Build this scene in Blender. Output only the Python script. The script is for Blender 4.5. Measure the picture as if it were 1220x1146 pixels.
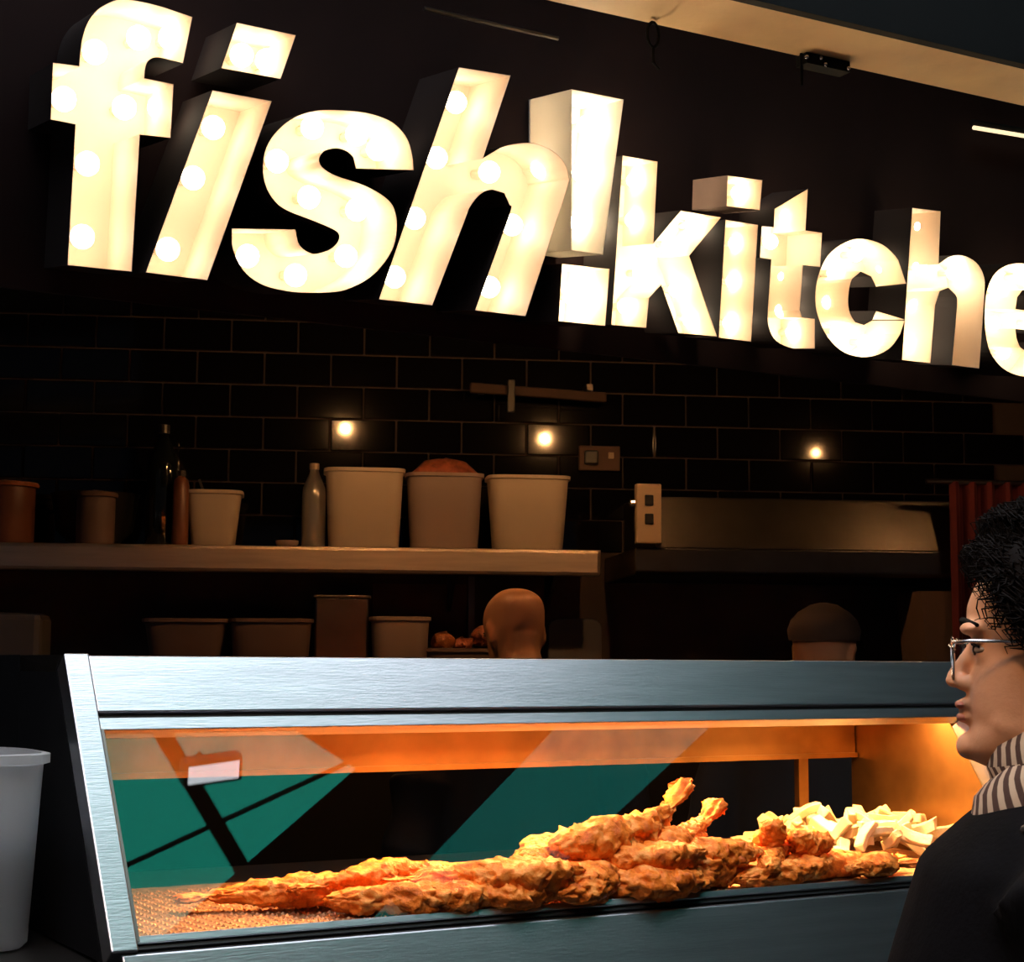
import bpy, bmesh, math, random
from mathutils import Vector, Matrix, noise
from mathutils.geometry import tessellate_polygon
for o in list(bpy.data.objects): bpy.data.objects.remove(o, do_unlink=True)
S = bpy.context.scene
COL = S.collection
V = Vector
# ------------------------------------------------------------------ camera
FPX, CX, CY = 2000.0, 610.0, 573.0
PITCH, ROLL = 0.109, 0.005
CAM = V((0, 0, 1.5))
_F = V((0, math.cos(PITCH), math.sin(PITCH)))
_U0 = V((0, -math.sin(PITCH), math.cos(PITCH)))
_R = V((1, 0, 0)) * math.cos(ROLL) + _U0 * math.sin(ROLL)
_U = _U0 * math.cos(ROLL) - V((1, 0, 0)) * math.sin(ROLL)
cd = bpy.data.cameras.new('camera')
cd.sensor_fit = 'HORIZONTAL'; cd.sensor_width = 36.0; cd.lens = 36.0 * FPX / 1220.0
cd.clip_start = 0.05; cd.clip_end = 100
cam = bpy.data.objects.new('camera', cd); COL.objects.link(cam)
m = Matrix((_R, _U, -_F)).transposed().to_4x4(); m.translation = CAM
cam.matrix_world = m
S.camera = cam
# ------------------------------------------------------------------ world, sun, exposure
S.view_settings.view_transform = 'Standard'
S.view_settings.look = 'None'
S.view_settings.gamma = 1.0
S.view_settings.use_curve_mapping = False
S.view_settings.exposure = 0.0
w = bpy.data.worlds.new('World'); S.world = w; w.use_nodes = True
w.node_tree.nodes['Background'].inputs[0].default_value = (0.55, 0.72, 1.0, 1)
w.node_tree.nodes['Background'].inputs[1].default_value = 0.02
sd = bpy.data.lights.new('sun', 'SUN'); sd.energy = 22.0; sd.angle = 0.01; sd.color = (1.0, 0.97, 0.93)
sun = bpy.data.objects.new('sun', sd); COL.objects.link(sun)
sun.rotation_euler = (math.radians(6), math.radians(-8), 0)
# added warm spot, out of the frame, to brighten fish fronts and the customer's face
pd = bpy.data.lights.new('added_warm_spot', 'SPOT'); pd.energy = 55; pd.color = (1.0, 0.56, 0.25); pd.spot_size = math.radians(62); pd.spot_blend = 0.6; pd.shadow_soft_size = 0.16
pl_ = bpy.data.objects.new('added_warm_spot', pd); COL.objects.link(pl_); pl_.location = (-0.35, 0.75, 2.75)
pl_.rotation_euler = (V((0.42, 2.1, 1.35)) - pl_.location).to_track_quat('-Z', 'Y').to_euler()

# ------------------------------------------------------------------ helpers
def ray(x, y): return _R * ((x - CX) / FPX) + _U * ((CY - y) / FPX) + _F
def atY(x, y, Y):
    d = ray(x, y); return CAM + d * (Y / d.y)
def atZ(x, y, Z):
    d = ray(x, y); return CAM + d * ((Z - CAM.z) / d.z)
def onP(x, y, P, n):
    d = ray(x, y); return CAM + d * ((P - CAM).dot(n) / d.dot(n))

ORG = {}
def tag(o, label=None, cat=None, group=None, kind=None):
    if label: o['label'] = label
    if cat: o['category'] = cat
    if group: o['group'] = group
    if kind: o['kind'] = kind
    return o
def thing(name, loc, label, cat, group=None):
    o = bpy.data.objects.new(name, None); COL.objects.link(o); o.location = loc
    o.empty_display_size = 0.05
    ORG[o] = V(loc); return tag(o, label, cat, group)

class MB:
    def __init__(s): s.v = []; s.f = []
    def add(s, vs, fs):
        b = len(s.v); s.v += [V(p) for p in vs]; s.f += [tuple(i + b for i in f) for f in fs]; return s
    def box(s, c, size, ax=None):
        c = V(c); h = [k / 2 for k in size]
        ax = ax or (V((1, 0, 0)), V((0, 1, 0)), V((0, 0, 1)))
        vs = [c + ax[0] * (h[0] * i) + ax[1] * (h[1] * j) + ax[2] * (h[2] * k) for k in (-1, 1) for j in (-1, 1) for i in (-1, 1)]
        return s.add(vs, [(0, 2, 3, 1), (4, 5, 7, 6), (0, 1, 5, 4), (2, 6, 7, 3), (0, 4, 6, 2), (1, 3, 7, 5)])
    def hexa(s, a, b):                      # two quads of 4 points -> closed box
        vs = list(a) + list(b)
        return s.add(vs, [(3, 2, 1, 0), (4, 5, 6, 7), (0, 1, 5, 4), (1, 2, 6, 5), (2, 3, 7, 6), (3, 0, 4, 7)])
    def tube(s, pts, rad, n=10, caps=True):
        pts = [V(p) for p in pts]
        if not hasattr(rad, '__len__'): rad = [rad] * len(pts)
        rings = []; up = V((0.13, 0.31, 0.94))
        for i, p in enumerate(pts):
            d = (pts[min(i + 1, len(pts) - 1)] - pts[max(i - 1, 0)]).normalized()
            a = d.cross(up)
            if a.length < 0.05: a = d.cross(V((1, 0, 0)))
            a.normalize(); b = a.cross(d).normalized()
            rings.append([p + (a * math.cos(2 * math.pi * k / n) + b * math.sin(2 * math.pi * k / n)) * rad[i] for k in range(n)])
        return s.loft(rings, caps)
    def loft(s, rings, caps=True, closed=True):
        n = len(rings[0]); vs = [p for r in rings for p in r]; fs = []
        for i in range(len(rings) - 1):
            for k in range(n if closed else n - 1):
                k2 = (k + 1) % n
                fs.append((i * n + k, i * n + k2, (i + 1) * n + k2, (i + 1) * n + k))
        if caps and closed:
            fs.append(tuple(range(n))[::-1]); fs.append(tuple((len(rings) - 1) * n + k for k in range(n)))
        return s.add(vs, fs)
    def lathe(s, c, prof, n=24, M=None, caps=True):
        c = V(c); rings = []
        for r, z in prof:
            ring = []
            for k in range(n):
                p = V((r * math.cos(2 * math.pi * k / n), r * math.sin(2 * math.pi * k / n), z))
                if M: p = M @ p
                ring.append(c + p)
            rings.append(ring)
        return s.loft(rings, caps)
    def ell(s, c, r, nu=12, nv=8, M=None):
        prof = []
        vs = []; fs = []
        for i in range(1, nv):
            t = math.pi * i / nv
            for k in range(nu):
                p = V((r[0] * math.sin(t) * math.cos(2 * math.pi * k / nu), r[1] * math.sin(t) * math.sin(2 * math.pi * k / nu), -r[2] * math.cos(t)))
                vs.append(V(c) + (M @ p if M else p))
        a = V((0, 0, -r[2])); b = V((0, 0, r[2]))
        vs.append(V(c) + (M @ a if M else a)); vs.append(V(c) + (M @ b if M else b))
        for i in range(nv - 2):
            for k in range(nu):
                k2 = (k + 1) % nu
                fs.append((i * nu + k, i * nu + k2, (i + 1) * nu + k2, (i + 1) * nu + k))
        lo, hi = len(vs) - 2, len(vs) - 1
        for k in range(nu):
            k2 = (k + 1) % nu
            fs.append((lo, k2, k)); fs.append((hi, (nv - 2) * nu + k, (nv - 2) * nu + k2))
        return s.add(vs, fs)
    def mesh(s, name, off=V((0, 0, 0)), smooth=False):
        me = bpy.data.meshes.new(name); me.from_pydata([tuple(p - off) for p in s.v], [], s.f)
        bm = bmesh.new(); bm.from_mesh(me); bmesh.ops.recalc_face_normals(bm, faces=bm.faces); bm.to_mesh(me); bm.free()
        if smooth:
            for p in me.polygons: p.use_smooth = True
        me.update(); return me
    def build(s, name, mat, parent=None, org=None, smooth=False, bevel=0):
        off = ORG[parent] if parent is not None else (V(org) if org is not None else V((0, 0, 0)))
        o = bpy.data.objects.new(name, s.mesh(name, off, smooth)); COL.objects.link(o)
        if mat: o.data.materials.append(mat)
        if parent is not None: o.parent = parent
        else: o.location = off
        ORG[o] = off
        if smooth:
            es = o.modifiers.new('split', 'EDGE_SPLIT'); es.split_angle = math.radians(50)
        if bevel:
            b = o.modifiers.new('bevel', 'BEVEL'); b.width = bevel; b.segments = 2; b.limit_method = 'ANGLE'
        return o

def remesh(o, voxel, smooth=3):
    md = o.modifiers.new('r', 'REMESH'); md.mode = 'VOXEL'; md.voxel_size = voxel; md.use_smooth_shade = True
    sm = o.modifiers.new('s', 'SMOOTH'); sm.iterations = smooth; sm.factor = 0.5
    dg = bpy.context.evaluated_depsgraph_get(); dg.update()
    me = bpy.data.meshes.new_from_object(o.evaluated_get(dg))
    mats = list(o.data.materials); o.modifiers.clear(); o.data = me
    me.materials.clear()
    for k in mats: me.materials.append(k)
    for p in me.polygons: p.use_smooth = True

# ------------------------------------------------------------------ materials
def mat(name, col, rough=0.5, metal=0.0, var=0.12, scale=8.0, bump=0.0, bscale=60.0, emit=None, es=0.0, stretch=None, spec=None, sss=0):
    m = bpy.data.materials.new(name); m.use_nodes = True
    nt = m.node_tree; b = nt.nodes['Principled BSDF']
    tc = nt.nodes.new('ShaderNodeTexCoord'); mp = nt.nodes.new('ShaderNodeMapping')
    nt.links.new(tc.outputs['Object'], mp.inputs['Vector'])
    if stretch: mp.inputs['Scale'].default_value = stretch
    n = nt.nodes.new('ShaderNodeTexNoise'); n.inputs['Scale'].default_value = scale; n.inputs['Detail'].default_value = 5
    nt.links.new(mp.outputs[0], n.inputs['Vector'])
    r = nt.nodes.new('ShaderNodeValToRGB')
    r.color_ramp.elements[0].position = 0.3; r.color_ramp.elements[1].position = 0.7
    r.color_ramp.elements[0].color = (*[c * (1 - var) for c in col], 1)
    r.color_ramp.elements[1].color = (*[min(1, c * (1 + var)) for c in col], 1)
    nt.links.new(n.outputs['Fac'], r.inputs['Fac']); nt.links.new(r.outputs['Color'], b.inputs['Base Color'])
    b.inputs['Roughness'].default_value = rough; b.inputs['Metallic'].default_value = metal
    if spec is not None: b.inputs['Specular IOR Level'].default_value = spec
    if bump:
        n2 = nt.nodes.new('ShaderNodeTexNoise'); n2.inputs['Scale'].default_value = bscale; n2.inputs['Detail'].default_value = 4
        nt.links.new(mp.outputs[0], n2.inputs['Vector'])
        bp = nt.nodes.new('ShaderNodeBump'); bp.inputs['Strength'].default_value = bump; bp.inputs['Distance'].default_value = 0.01
        nt.links.new(n2.outputs['Fac'], bp.inputs['Height']); nt.links.new(bp.outputs[0], b.inputs['Normal'])
    if emit:
        b.inputs['Emission Color'].default_value = (*emit, 1); b.inputs['Emission Strength'].default_value = es
    if sss:
        b.inputs['Subsurface Weight'].default_value = sss; b.inputs['Subsurface Radius'].default_value = (0.01, 0.004, 0.002)
    return m

def mat_translucent(name, col, t=0.6, gloss=0.08, rough=0.35, clear=0.0):
    m = bpy.data.materials.new(name); m.use_nodes = True; nt = m.node_tree; nt.nodes.clear()
    out = nt.nodes.new('ShaderNodeOutputMaterial')
    tc = nt.nodes.new('ShaderNodeTexCoord'); n = nt.nodes.new('ShaderNodeTexNoise'); n.inputs['Scale'].default_value = 5
    nt.links.new(tc.outputs['Object'], n.inputs['Vector'])
    r = nt.nodes.new('ShaderNodeValToRGB')
    r.color_ramp.elements[0].color = (*[c * 0.88 for c in col], 1); r.color_ramp.elements[1].color = (*col, 1)
    nt.links.new(n.outputs['Fac'], r.inputs['Fac'])
    d = nt.nodes.new('ShaderNodeBsdfDiffuse'); tr = nt.nodes.new('ShaderNodeBsdfTranslucent'); g = nt.nodes.new('ShaderNodeBsdfGlossy')
    nt.links.new(r.outputs[0], d.inputs[0]); nt.links.new(r.outputs[0], tr.inputs[0])
    g.inputs['Roughness'].default_value = rough
    m1 = nt.nodes.new('ShaderNodeMixShader'); m1.inputs[0].default_value = t
    nt.links.new(d.outputs[0], m1.inputs[1]); nt.links.new(tr.outputs[0], m1.inputs[2])
    m2 = nt.nodes.new('ShaderNodeMixShader'); m2.inputs[0].default_value = gloss
    nt.links.new(m1.outputs[0], m2.inputs[1]); nt.links.new(g.outputs[0], m2.inputs[2])
    if clear:
        tp = nt.nodes.new('ShaderNodeBsdfTransparent'); m3 = nt.nodes.new('ShaderNodeMixShader'); m3.inputs[0].default_value = clear
        nt.links.new(m2.outputs[0], m3.inputs[1]); nt.links.new(tp.outputs[0], m3.inputs[2]); m2 = m3
    nt.links.new(m2.outputs[0], out.inputs[0]); return m

def mat_glass(name, tint=(1, 1, 1)):
    # clear sheet: straight-through transmission plus Fresnel mirror reflection on each face
    m = bpy.data.materials.new(name); m.use_nodes = True; nt = m.node_tree; nt.nodes.clear()
    out = nt.nodes.new('ShaderNodeOutputMaterial')
    geo = nt.nodes.new('ShaderNodeNewGeometry'); mr = nt.nodes.new('ShaderNodeMapRange')
    mr.inputs['To Min'].default_value = 1.52; mr.inputs['To Max'].default_value = 1 / 1.52
    nt.links.new(geo.outputs['Backfacing'], mr.inputs['Value'])
    fr = nt.nodes.new('ShaderNodeFresnel'); nt.links.new(mr.outputs[0], fr.inputs['IOR'])
    tr = nt.nodes.new('ShaderNodeBsdfTransparent'); tr.inputs[0].default_value = (*tint, 1)
    g = nt.nodes.new('ShaderNodeBsdfGlossy'); g.inputs['Roughness'].default_value = 0.0
    mx = nt.nodes.new('ShaderNodeMixShader')
    nt.links.new(fr.outputs[0], mx.inputs[0]); nt.links.new(tr.outputs[0], mx.inputs[1]); nt.links.new(g.outputs[0], mx.inputs[2])
    nt.links.new(mx.outputs[0], out.inputs[0]); return m

M = {}
M['black_board'] = mat('black_board', (0.02, 0.0095, 0.0085), 0.85, spec=0.15)
M['grout'] = mat('grout', (0.06, 0.042, 0.036), 0.9)
M['tile'] = mat('black_glazed_tile', (0.0035, 0.0035, 0.0048), 0.07, var=0.3, scale=3)
M['dark_plaster'] = mat('dark_plaster', (0.012, 0.011, 0.012), 0.85)
M['floor'] = mat('dark_floor', (0.03, 0.028, 0.027), 0.6, scale=3, bump=0.2)
M['roof'] = mat('dark_roof_sheet', (0.005, 0.005, 0.006), 0.9, spec=0.1)
M['iron'] = mat('dark_iron', (0.005, 0.005, 0.005), 0.7, spec=0.2)
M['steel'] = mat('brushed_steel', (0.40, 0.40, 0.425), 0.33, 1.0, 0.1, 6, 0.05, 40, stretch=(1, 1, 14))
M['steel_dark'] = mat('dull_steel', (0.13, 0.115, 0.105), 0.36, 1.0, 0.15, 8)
M['steel_shelf'] = mat('shelf_steel', (0.55, 0.45, 0.36), 0.48, 1.0, 0.12, 5, stretch=(1, 1, 10))
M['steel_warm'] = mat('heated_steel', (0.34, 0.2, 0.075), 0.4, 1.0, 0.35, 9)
M['black_panel'] = mat('black_panel', (0.0035, 0.0035, 0.0045), 0.8, spec=0.12)
M['rubber'] = mat('black_gasket', (0.006, 0.007, 0.01), 0.5)
M['cream'] = mat('cream_enamel', (0.87, 0.74, 0.61), 0.5, var=0.03)
M['lit_return'] = mat('lit_letter_return', (0.42, 0.27, 0.2), 0.6)  # lit look of the small dot's side put into a lighter brown
M['dark_return'] = mat('dark_letter_return', (0.022, 0.012, 0.01), 0.8)
M['bulb'] = mat('lamp_bulb', (1, 0.9, 0.7), 0.3, emit=(1.0, 0.8, 0.57), es=9.5)
M['bulb_k'] = mat('lamp_bulb_bright', (1, 0.9, 0.7), 0.3, emit=(1.0, 0.82, 0.56), es=24.0)
M['beam'] = mat('beige_painted_beam', (0.95, 0.64, 0.32), 0.55, var=0.15, scale=5, bump=0.1)
M['opal'] = mat_translucent('lit_side_wall', (0.97, 0.92, 0.83), 0.4, 0.03)  # light-passing wall made up so the exclamation mark's side looks lit
M['bulb_x'] = mat('lamp_bulb_strong', (1, 0.9, 0.7), 0.3, emit=(1.0, 0.82, 0.56), es=62.0)  # bulbs strengthened to brighten the exclamation mark's side
M['glass'] = mat_glass('display_glass')
M['green_sheet'] = mat_translucent('green_roof_sheet', (0.012, 0.31, 0.23), 0.9, 0.0)
M['teal_sheet'] = mat_translucent('teal_roof_sheet', (0.006, 0.12, 0.105), 0.9, 0.0)
M['daylight_sheet'] = mat_translucent('white_daylight_sheet', (0.78, 0.85, 0.98), 0.9, 0.0)
M['tub'] = mat_translucent('milky_tub_plastic', (0.92, 0.93, 0.93), 0.4, 0.06, clear=0.45)
M['tub_cream'] = mat_translucent('cream_tub_plastic', (0.8, 0.68, 0.55), 0.35, 0.05, clear=0.18)
M['tub_brown'] = mat_translucent('smoky_tub_plastic', (0.42, 0.32, 0.28), 0.3, 0.05)
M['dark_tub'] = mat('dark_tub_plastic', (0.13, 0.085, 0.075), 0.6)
M['clear_bottle'] = mat_translucent('clear_bottle_plastic', (0.34, 0.32, 0.3), 0.4, 0.15, 0.15)
M['green_bottle'] = mat('dark_green_bottle', (0.006, 0.009, 0.01), 0.12)
M['brown_jar'] = mat('brown_jar', (0.16, 0.06, 0.03), 0.35)
M['fishy'] = None
M['hair'] = mat('black_hair', (0.005, 0.004, 0.004), 0.75, spec=0.06)
M['skin'] = mat('skin', (0.66, 0.34, 0.19), 0.5, var=0.08, scale=14, bump=0.06, bscale=180, sss=0.1)
M['skin_b'] = mat('skin_ruddy', (0.5, 0.25, 0.14), 0.4, var=0.1, scale=10)
M['lip'] = mat('lip_skin', (0.4, 0.14, 0.1), 0.4)
M['coat'] = mat('black_coat_cloth', (0.002, 0.002, 0.003), 0.9, var=0.3, scale=40, bump=0.1, bscale=200, spec=0.08)
M['trousers'] = mat('dark_trousers', (0.012, 0.013, 0.018), 0.9)
M['shoe'] = mat('black_shoe_leather', (0.01, 0.01, 0.01), 0.4)
M['cap'] = mat('brown_cap_cloth', (0.05, 0.028, 0.02), 0.85)
M['apron'] = mat('dark_kitchen_shirt', (0.02, 0.02, 0.025), 0.9)
M['metal_frame'] = mat('silver_frame', (0.75, 0.72, 0.7), 0.25, 1.0)
M['eye_white'] = mat('eye_white', (0.28, 0.22, 0.18), 0.2)
M['eye_dark'] = mat('dark_iris', (0.01, 0.006, 0.004), 0.1)
M['red'] = mat('dark_red_cloth', (0.09, 0.008, 0.012), 0.9)
M['brown_box'] = mat('brown_card', (0.1, 0.06, 0.045), 0.85)
M['board'] = mat('grey_plastic_board', (0.09, 0.085, 0.09), 0.6)
M['switch'] = mat('tan_switch_plate', (0.36, 0.26, 0.18), 0.4, var=0.05)
M['black_plastic'] = mat('black_plastic', (0.01, 0.01, 0.01), 0.4)
M['meat'] = mat('dark_red_food', (0.32, 0.09, 0.04), 0.5, var=0.4, scale=40, bump=0.5)
M['orange_food'] = mat('orange_food', (0.3, 0.09, 0.02), 0.5, var=0.3, scale=30, bump=0.4)
M['lamp_hot'] = mat('hot_quartz_tube', (1, 0.5, 0.2), 0.3, emit=(1.0, 0.42, 0.12), es=12.0)
M['spot_bulb'] = mat('spot_bulb', (1, 0.9, 0.7), 0.3, emit=(1.0, 0.47, 0.16), es=1600.0)
M['spot_dim'] = mat('spot_bulb_dim', (1, 0.9, 0.7), 0.3, emit=(1.0, 0.47, 0.16), es=420.0)
M['strip'] = mat('strip_tube', (1, 0.9, 0.7), 0.3, emit=(1.0, 0.75, 0.45), es=1.2)
M['white_lamp'] = mat('flood_lens', (1, 1, 1), 0.3, emit=(0.9, 0.95, 1.0), es=7.0)

def mat_batter():
    m = bpy.data.materials.new('fried_batter'); m.use_nodes = True; nt = m.node_tree; b = nt.nodes['Principled BSDF']
    tc = nt.nodes.new('ShaderNodeTexCoord'); oi = nt.nodes.new('ShaderNodeObjectInfo')
    ad = nt.nodes.new('ShaderNodeVectorMath'); ad.operation = 'ADD'
    nt.links.new(tc.outputs['Object'], ad.inputs[0]); nt.links.new(oi.outputs['Location'], ad.inputs[1])
    n = nt.nodes.new('ShaderNodeTexNoise'); n.inputs['Scale'].default_value = 34; n.inputs['Detail'].default_value = 8; n.inputs['Roughness'].default_value = 0.65
    nt.links.new(ad.outputs[0], n.inputs['Vector'])
    r = nt.nodes.new('ShaderNodeValToRGB'); e = r.color_ramp.elements
    e[0].position = 0.3; e[0].color = (0.4, 0.065, 0.007, 1)
    e[1].position = 0.72; e[1].color = (0.98, 0.47, 0.13, 1)
    k = e.new(0.5); k.color = (0.85, 0.22, 0.022, 1)
    nt.links.new(n.outputs['Fac'], r.inputs['Fac']); nt.links.new(r.outputs[0], b.inputs['Base Color'])
    b.inputs['Roughness'].default_value = 0.5; b.inputs['Specular IOR Level'].default_value = 0.25
    n2 = nt.nodes.new('ShaderNodeTexNoise'); n2.inputs['Scale'].default_value = 150; n2.inputs['Detail'].default_value = 6
    nt.links.new(ad.outputs[0], n2.inputs['Vector'])
    bp = nt.nodes.new('ShaderNodeBump'); bp.inputs['Strength'].default_value = 0.7; bp.inputs['Distance'].default_value = 0.004
    nt.links.new(n2.outputs['Fac'], bp.inputs['Height']); nt.links.new(bp.outputs[0], b.inputs['Normal'])
    return m
M['batter'] = mat_batter()
M['chip'] = mat('pale_chip', (0.6, 0.53, 0.36), 0.35, var=0.15, scale=30, bump=0.3)

def mat_scarf():
    m = bpy.data.materials.new('striped_scarf'); m.use_nodes = True; nt = m.node_tree; b = nt.nodes['Principled BSDF']
    uv = nt.nodes.new('ShaderNodeUVMap'); wv = nt.nodes.new('ShaderNodeTexWave'); wv.inputs['Scale'].default_value = 5.5; wv.inputs['Distortion'].default_value = 0.6
    wv.bands_direction = 'DIAGONAL'
    nt.links.new(uv.outputs[0], wv.inputs['Vector'])
    r = nt.nodes.new('ShaderNodeValToRGB'); e = r.color_ramp.elements
    e[0].position = 0.42; e[0].color = (0.07, 0.035, 0.025, 1); e[1].position = 0.6; e[1].color = (0.55, 0.42, 0.3, 1)
    nt.links.new(wv.outputs['Fac'], r.inputs['Fac']); nt.links.new(r.outputs[0], b.inputs['Base Color'])
    b.inputs['Roughness'].default_value = 0.95
    n2 = nt.nodes.new('ShaderNodeTexNoise'); n2.inputs['Scale'].default_value = 300
    bp = nt.nodes.new('ShaderNodeBump'); bp.inputs['Strength'].default_value = 0.6; bp.inputs['Distance'].default_value = 0.003
    nt.links.new(n2.outputs['Fac'], bp.inputs['Height']); nt.links.new(bp.outputs[0], b.inputs['Normal'])
    return m
M['scarf'] = mat_scarf()
M['tray'] = mat('crumbed_tray', (0.32, 0.17, 0.09), 0.45, 0.5, 0.35, 60, 0.4, 160)

# ================================================================== SETTING
X1 = V((1, 0, 0)); Z1 = V((0, 0, 1))
yw = math.radians(7)
WD = V((math.cos(yw), math.sin(yw), 0)); WN = V((math.sin(yw), -math.cos(yw), 0))   # wall direction, normal to the viewer
W0 = V((0, 5.2, 0))
def onW(x, y, off=0): return onP(x, y, W0 + WN * off, WN)      # point on the back wall (off metres in front)
wall = MB().box(W0 + WD * 0.2 - WN * 0.05 + Z1 * 1.6, (6.0, 0.1, 3.2), (WD, WN, Z1)).build('wall_back', M['grout'], org=W0)
tag(wall, 'back wall covered with glossy black brick tiles behind the shelf', kind='structure')
# tiles, brick bond, each a child of the wall
tm = MB()
tw, th = 0.198, 0.096
bm_ = MB().box((0, 0, 0), (tw, 0.01, th)).mesh('tile')
bmx = bmesh.new(); bmx.from_mesh(bm_); bmesh.ops.bevel(bmx, geom=list(bmx.edges), offset=0.0025, segments=1, affect='EDGES'); bmx.to_mesh(bm_); bmx.free()
bm_.materials.append(M['tile'])
a0 = onW(275, 458); s0 = (a0 - W0).dot(WD); z0 = a0.z
pw, ph = 0.2035, 0.1005
random.seed(3)
for row in range(-6, 5):
    zc = z0 - (row + 0.5) * ph * 1.0
    for c in range(-9, 12):
        sc = s0 + (c + 0.5 + (0.5 if row % 2 else 0)) * pw
        if not (-1.75 < sc < 2.05): continue
        t = bpy.data.objects.new('tile', bm_); COL.objects.link(t); t.parent = wall
        p = WD * sc + WN * 0.004 + Z1 * zc
        t.location = p
        t.rotation_euler = (random.uniform(-.006, .006), random.uniform(-.002, .002), yw + random.uniform(-.006, .006))
fl = MB().box((1, 1.5, -0.05), (16, 14, 0.1)).build('floor', M['floor']); tag(fl, 'dark market floor', kind='structure')
wl = MB().box((-2.75, 4.0, 1.6), (0.1, 3.0, 3.2)).build('wall_left', M['dark_plaster']); tag(wl, 'dark side wall of the kitchen', kind='structure')
wr = MB().box((2.9, 4.6, 1.6), (0.1, 2.4, 3.2)).build('wall_right', M['dark_plaster']); tag(wr, 'dark side wall of the kitchen by the red cloth', kind='structure')

# ---- sign plane
SX = (_R * 0.8783 + _U * -0.0505 + _F * 0.476).normalized()
SU = (_R * 0.061 + _U * 0.996 + _F * -0.06); SU = (SU - SX * SU.dot(SX)).normalized()
SN = SX.cross(SU).normalized()
if SN.dot(_F) > 0: SN = -SN                               # points to the viewer
d0 = ray(610, 375); SP = CAM + d0 * 3.0
def onS(x, y, depth=0.0): return onP(x, y, SP - SN * depth, SN)
# fascia board behind the letters
fa = []
FD = 0.172
for dd in (FD, FD + 0.05):
    bl_, br_ = onS(-260, 312, FD) - SN * (dd - FD), onS(1640, 526, FD) - SN * (dd - FD)
    fa.append([bl_, br_, br_ + SU * ((3.19 - br_.z) / SU.z), bl_ + SU * ((3.19 - bl_.z) / SU.z)])
fb = MB().hexa(fa[0], fa[1]).build('wall_front', M['black_board'], org=(fa[0][0] + fa[0][1]) / 2)
tag(fb, 'black fascia board carrying the illuminated sign letters', kind='structure')
# kitchen ceiling
ck = MB().hexa([V((-2.8, 1.4, 3.2)), V((2.9, 3.7, 3.2)), V((2.9, 5.8, 3.2)), V((-2.8, 5.8, 3.2))], [V((-2.8, 1.4, 3.3)), V((2.9, 3.7, 3.3)), V((2.9, 5.8, 3.3)), V((-2.8, 5.8, 3.3))]).build('ceiling', M['dark_plaster'])
tag(ck, 'dark kitchen ceiling behind the sign', kind='structure')

# ---- market roof with translucent sheets (green and teal ones seen as reflections in the warmer's glass)
RZ = 4.6
def q(*p): return [V((a, b, RZ)) for a, b in p]
holeA = q((0.80, 0.75), (1.70, 0.75), (1.97, 1.70), (1.06, 1.70))
holeB = q((2.35, 1.0), (2.78, 1.0), (3.22, 2.6), (2.64, 2.6))
holeW = q((-1.8, -1.0), (0.25, -1.0), (0.70, 0.5), (1.02, 1.76), (2.1, 1.98), (2.3, 2.75), (-1.8, 2.75))  # white sheet shaped and extended to put daylight on steel and near tub
outer = q((-7, -6), (10, -6), (10, 8), (-7, 8))
loops = [outer, holeA, holeB, holeW]
tri = tessellate_polygon(loops); flat = [p for l in loops for p in l]
rb = MB().add(flat, [tuple(t) for t in tri])
n0 = len(rb.v); rb.add([p + Z1 * 0.04 for p in flat], [tuple(t) for t in tri])
roof = rb.build('ceiling_market', M['roof']); tag(roof, 'dark market roof with green translucent sheets and a white one added for daylight', kind='structure')
for nm, h, k in (('roof_panel', holeA, 'green_sheet'), ('roof_panel', holeB, 'teal_sheet'), ('roof_panel', holeW, 'daylight_sheet')):
    vs = [p + Z1 * 0.02 for p in h]; c = sum(vs, V()) / len(vs)
    MB().add(vs, [tuple(range(len(vs)))]).build(nm, M[k], roof)
def bar(a, b, wd):
    a = V((*a, RZ - 0.04)); b = V((*b, RZ - 0.04)); d = (b - a); L = d.length; d.normalize(); s = d.cross(Z1)
    MB().box((a + b) / 2, (L, wd, 0.06 if wd > 0.03 else 0.014), (d, s, Z1)).build('roof_bar', M['iron'], roof)
bar((0.95, 1.60), (2.05, 1.10), 0.055)
bar((1.13, 0.62), (2.0, 1.87), 0.012)

# ---- painted beam above the sign, parallel to it
BH = 2.6
def bz(x, y): return atZ(x, y, BH)
def through(x1, y1, x2, y2, xa, xb):
    sl = (y2 - y1) / (x2 - x1); return bz(xa, y1 + sl * (xa - x1)), bz(xb, y1 + sl * (xb - x1))
bd = V((SX.x, SX.y, 0)).normalized(); bn = V((bd.y, -bd.x, 0))
lo = bz(1000, 79); 
wid = abs((bz(1120, 50) - lo).dot(bn))
be = MB()
c0 = lo + bn * (wid / 2)
be.box(c0 + bd * 0.2 + Z1 * 0.09, (6.4, wid, 0.18), (bd, bn, Z1))
beam = be.build('trim_1', M['beam'], org=c0, bevel=0.006); tag(beam, 'beige painted steel beam above the sign', kind='structure')
be = MB().box(c0 + bd * 0.2 + bn * (wid / 2 + 0.012) + Z1 * 0.115, (6.4, 0.02, 0.26), (bd, bn, Z1)).build('beam_lip', M['iron'], beam)
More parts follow.
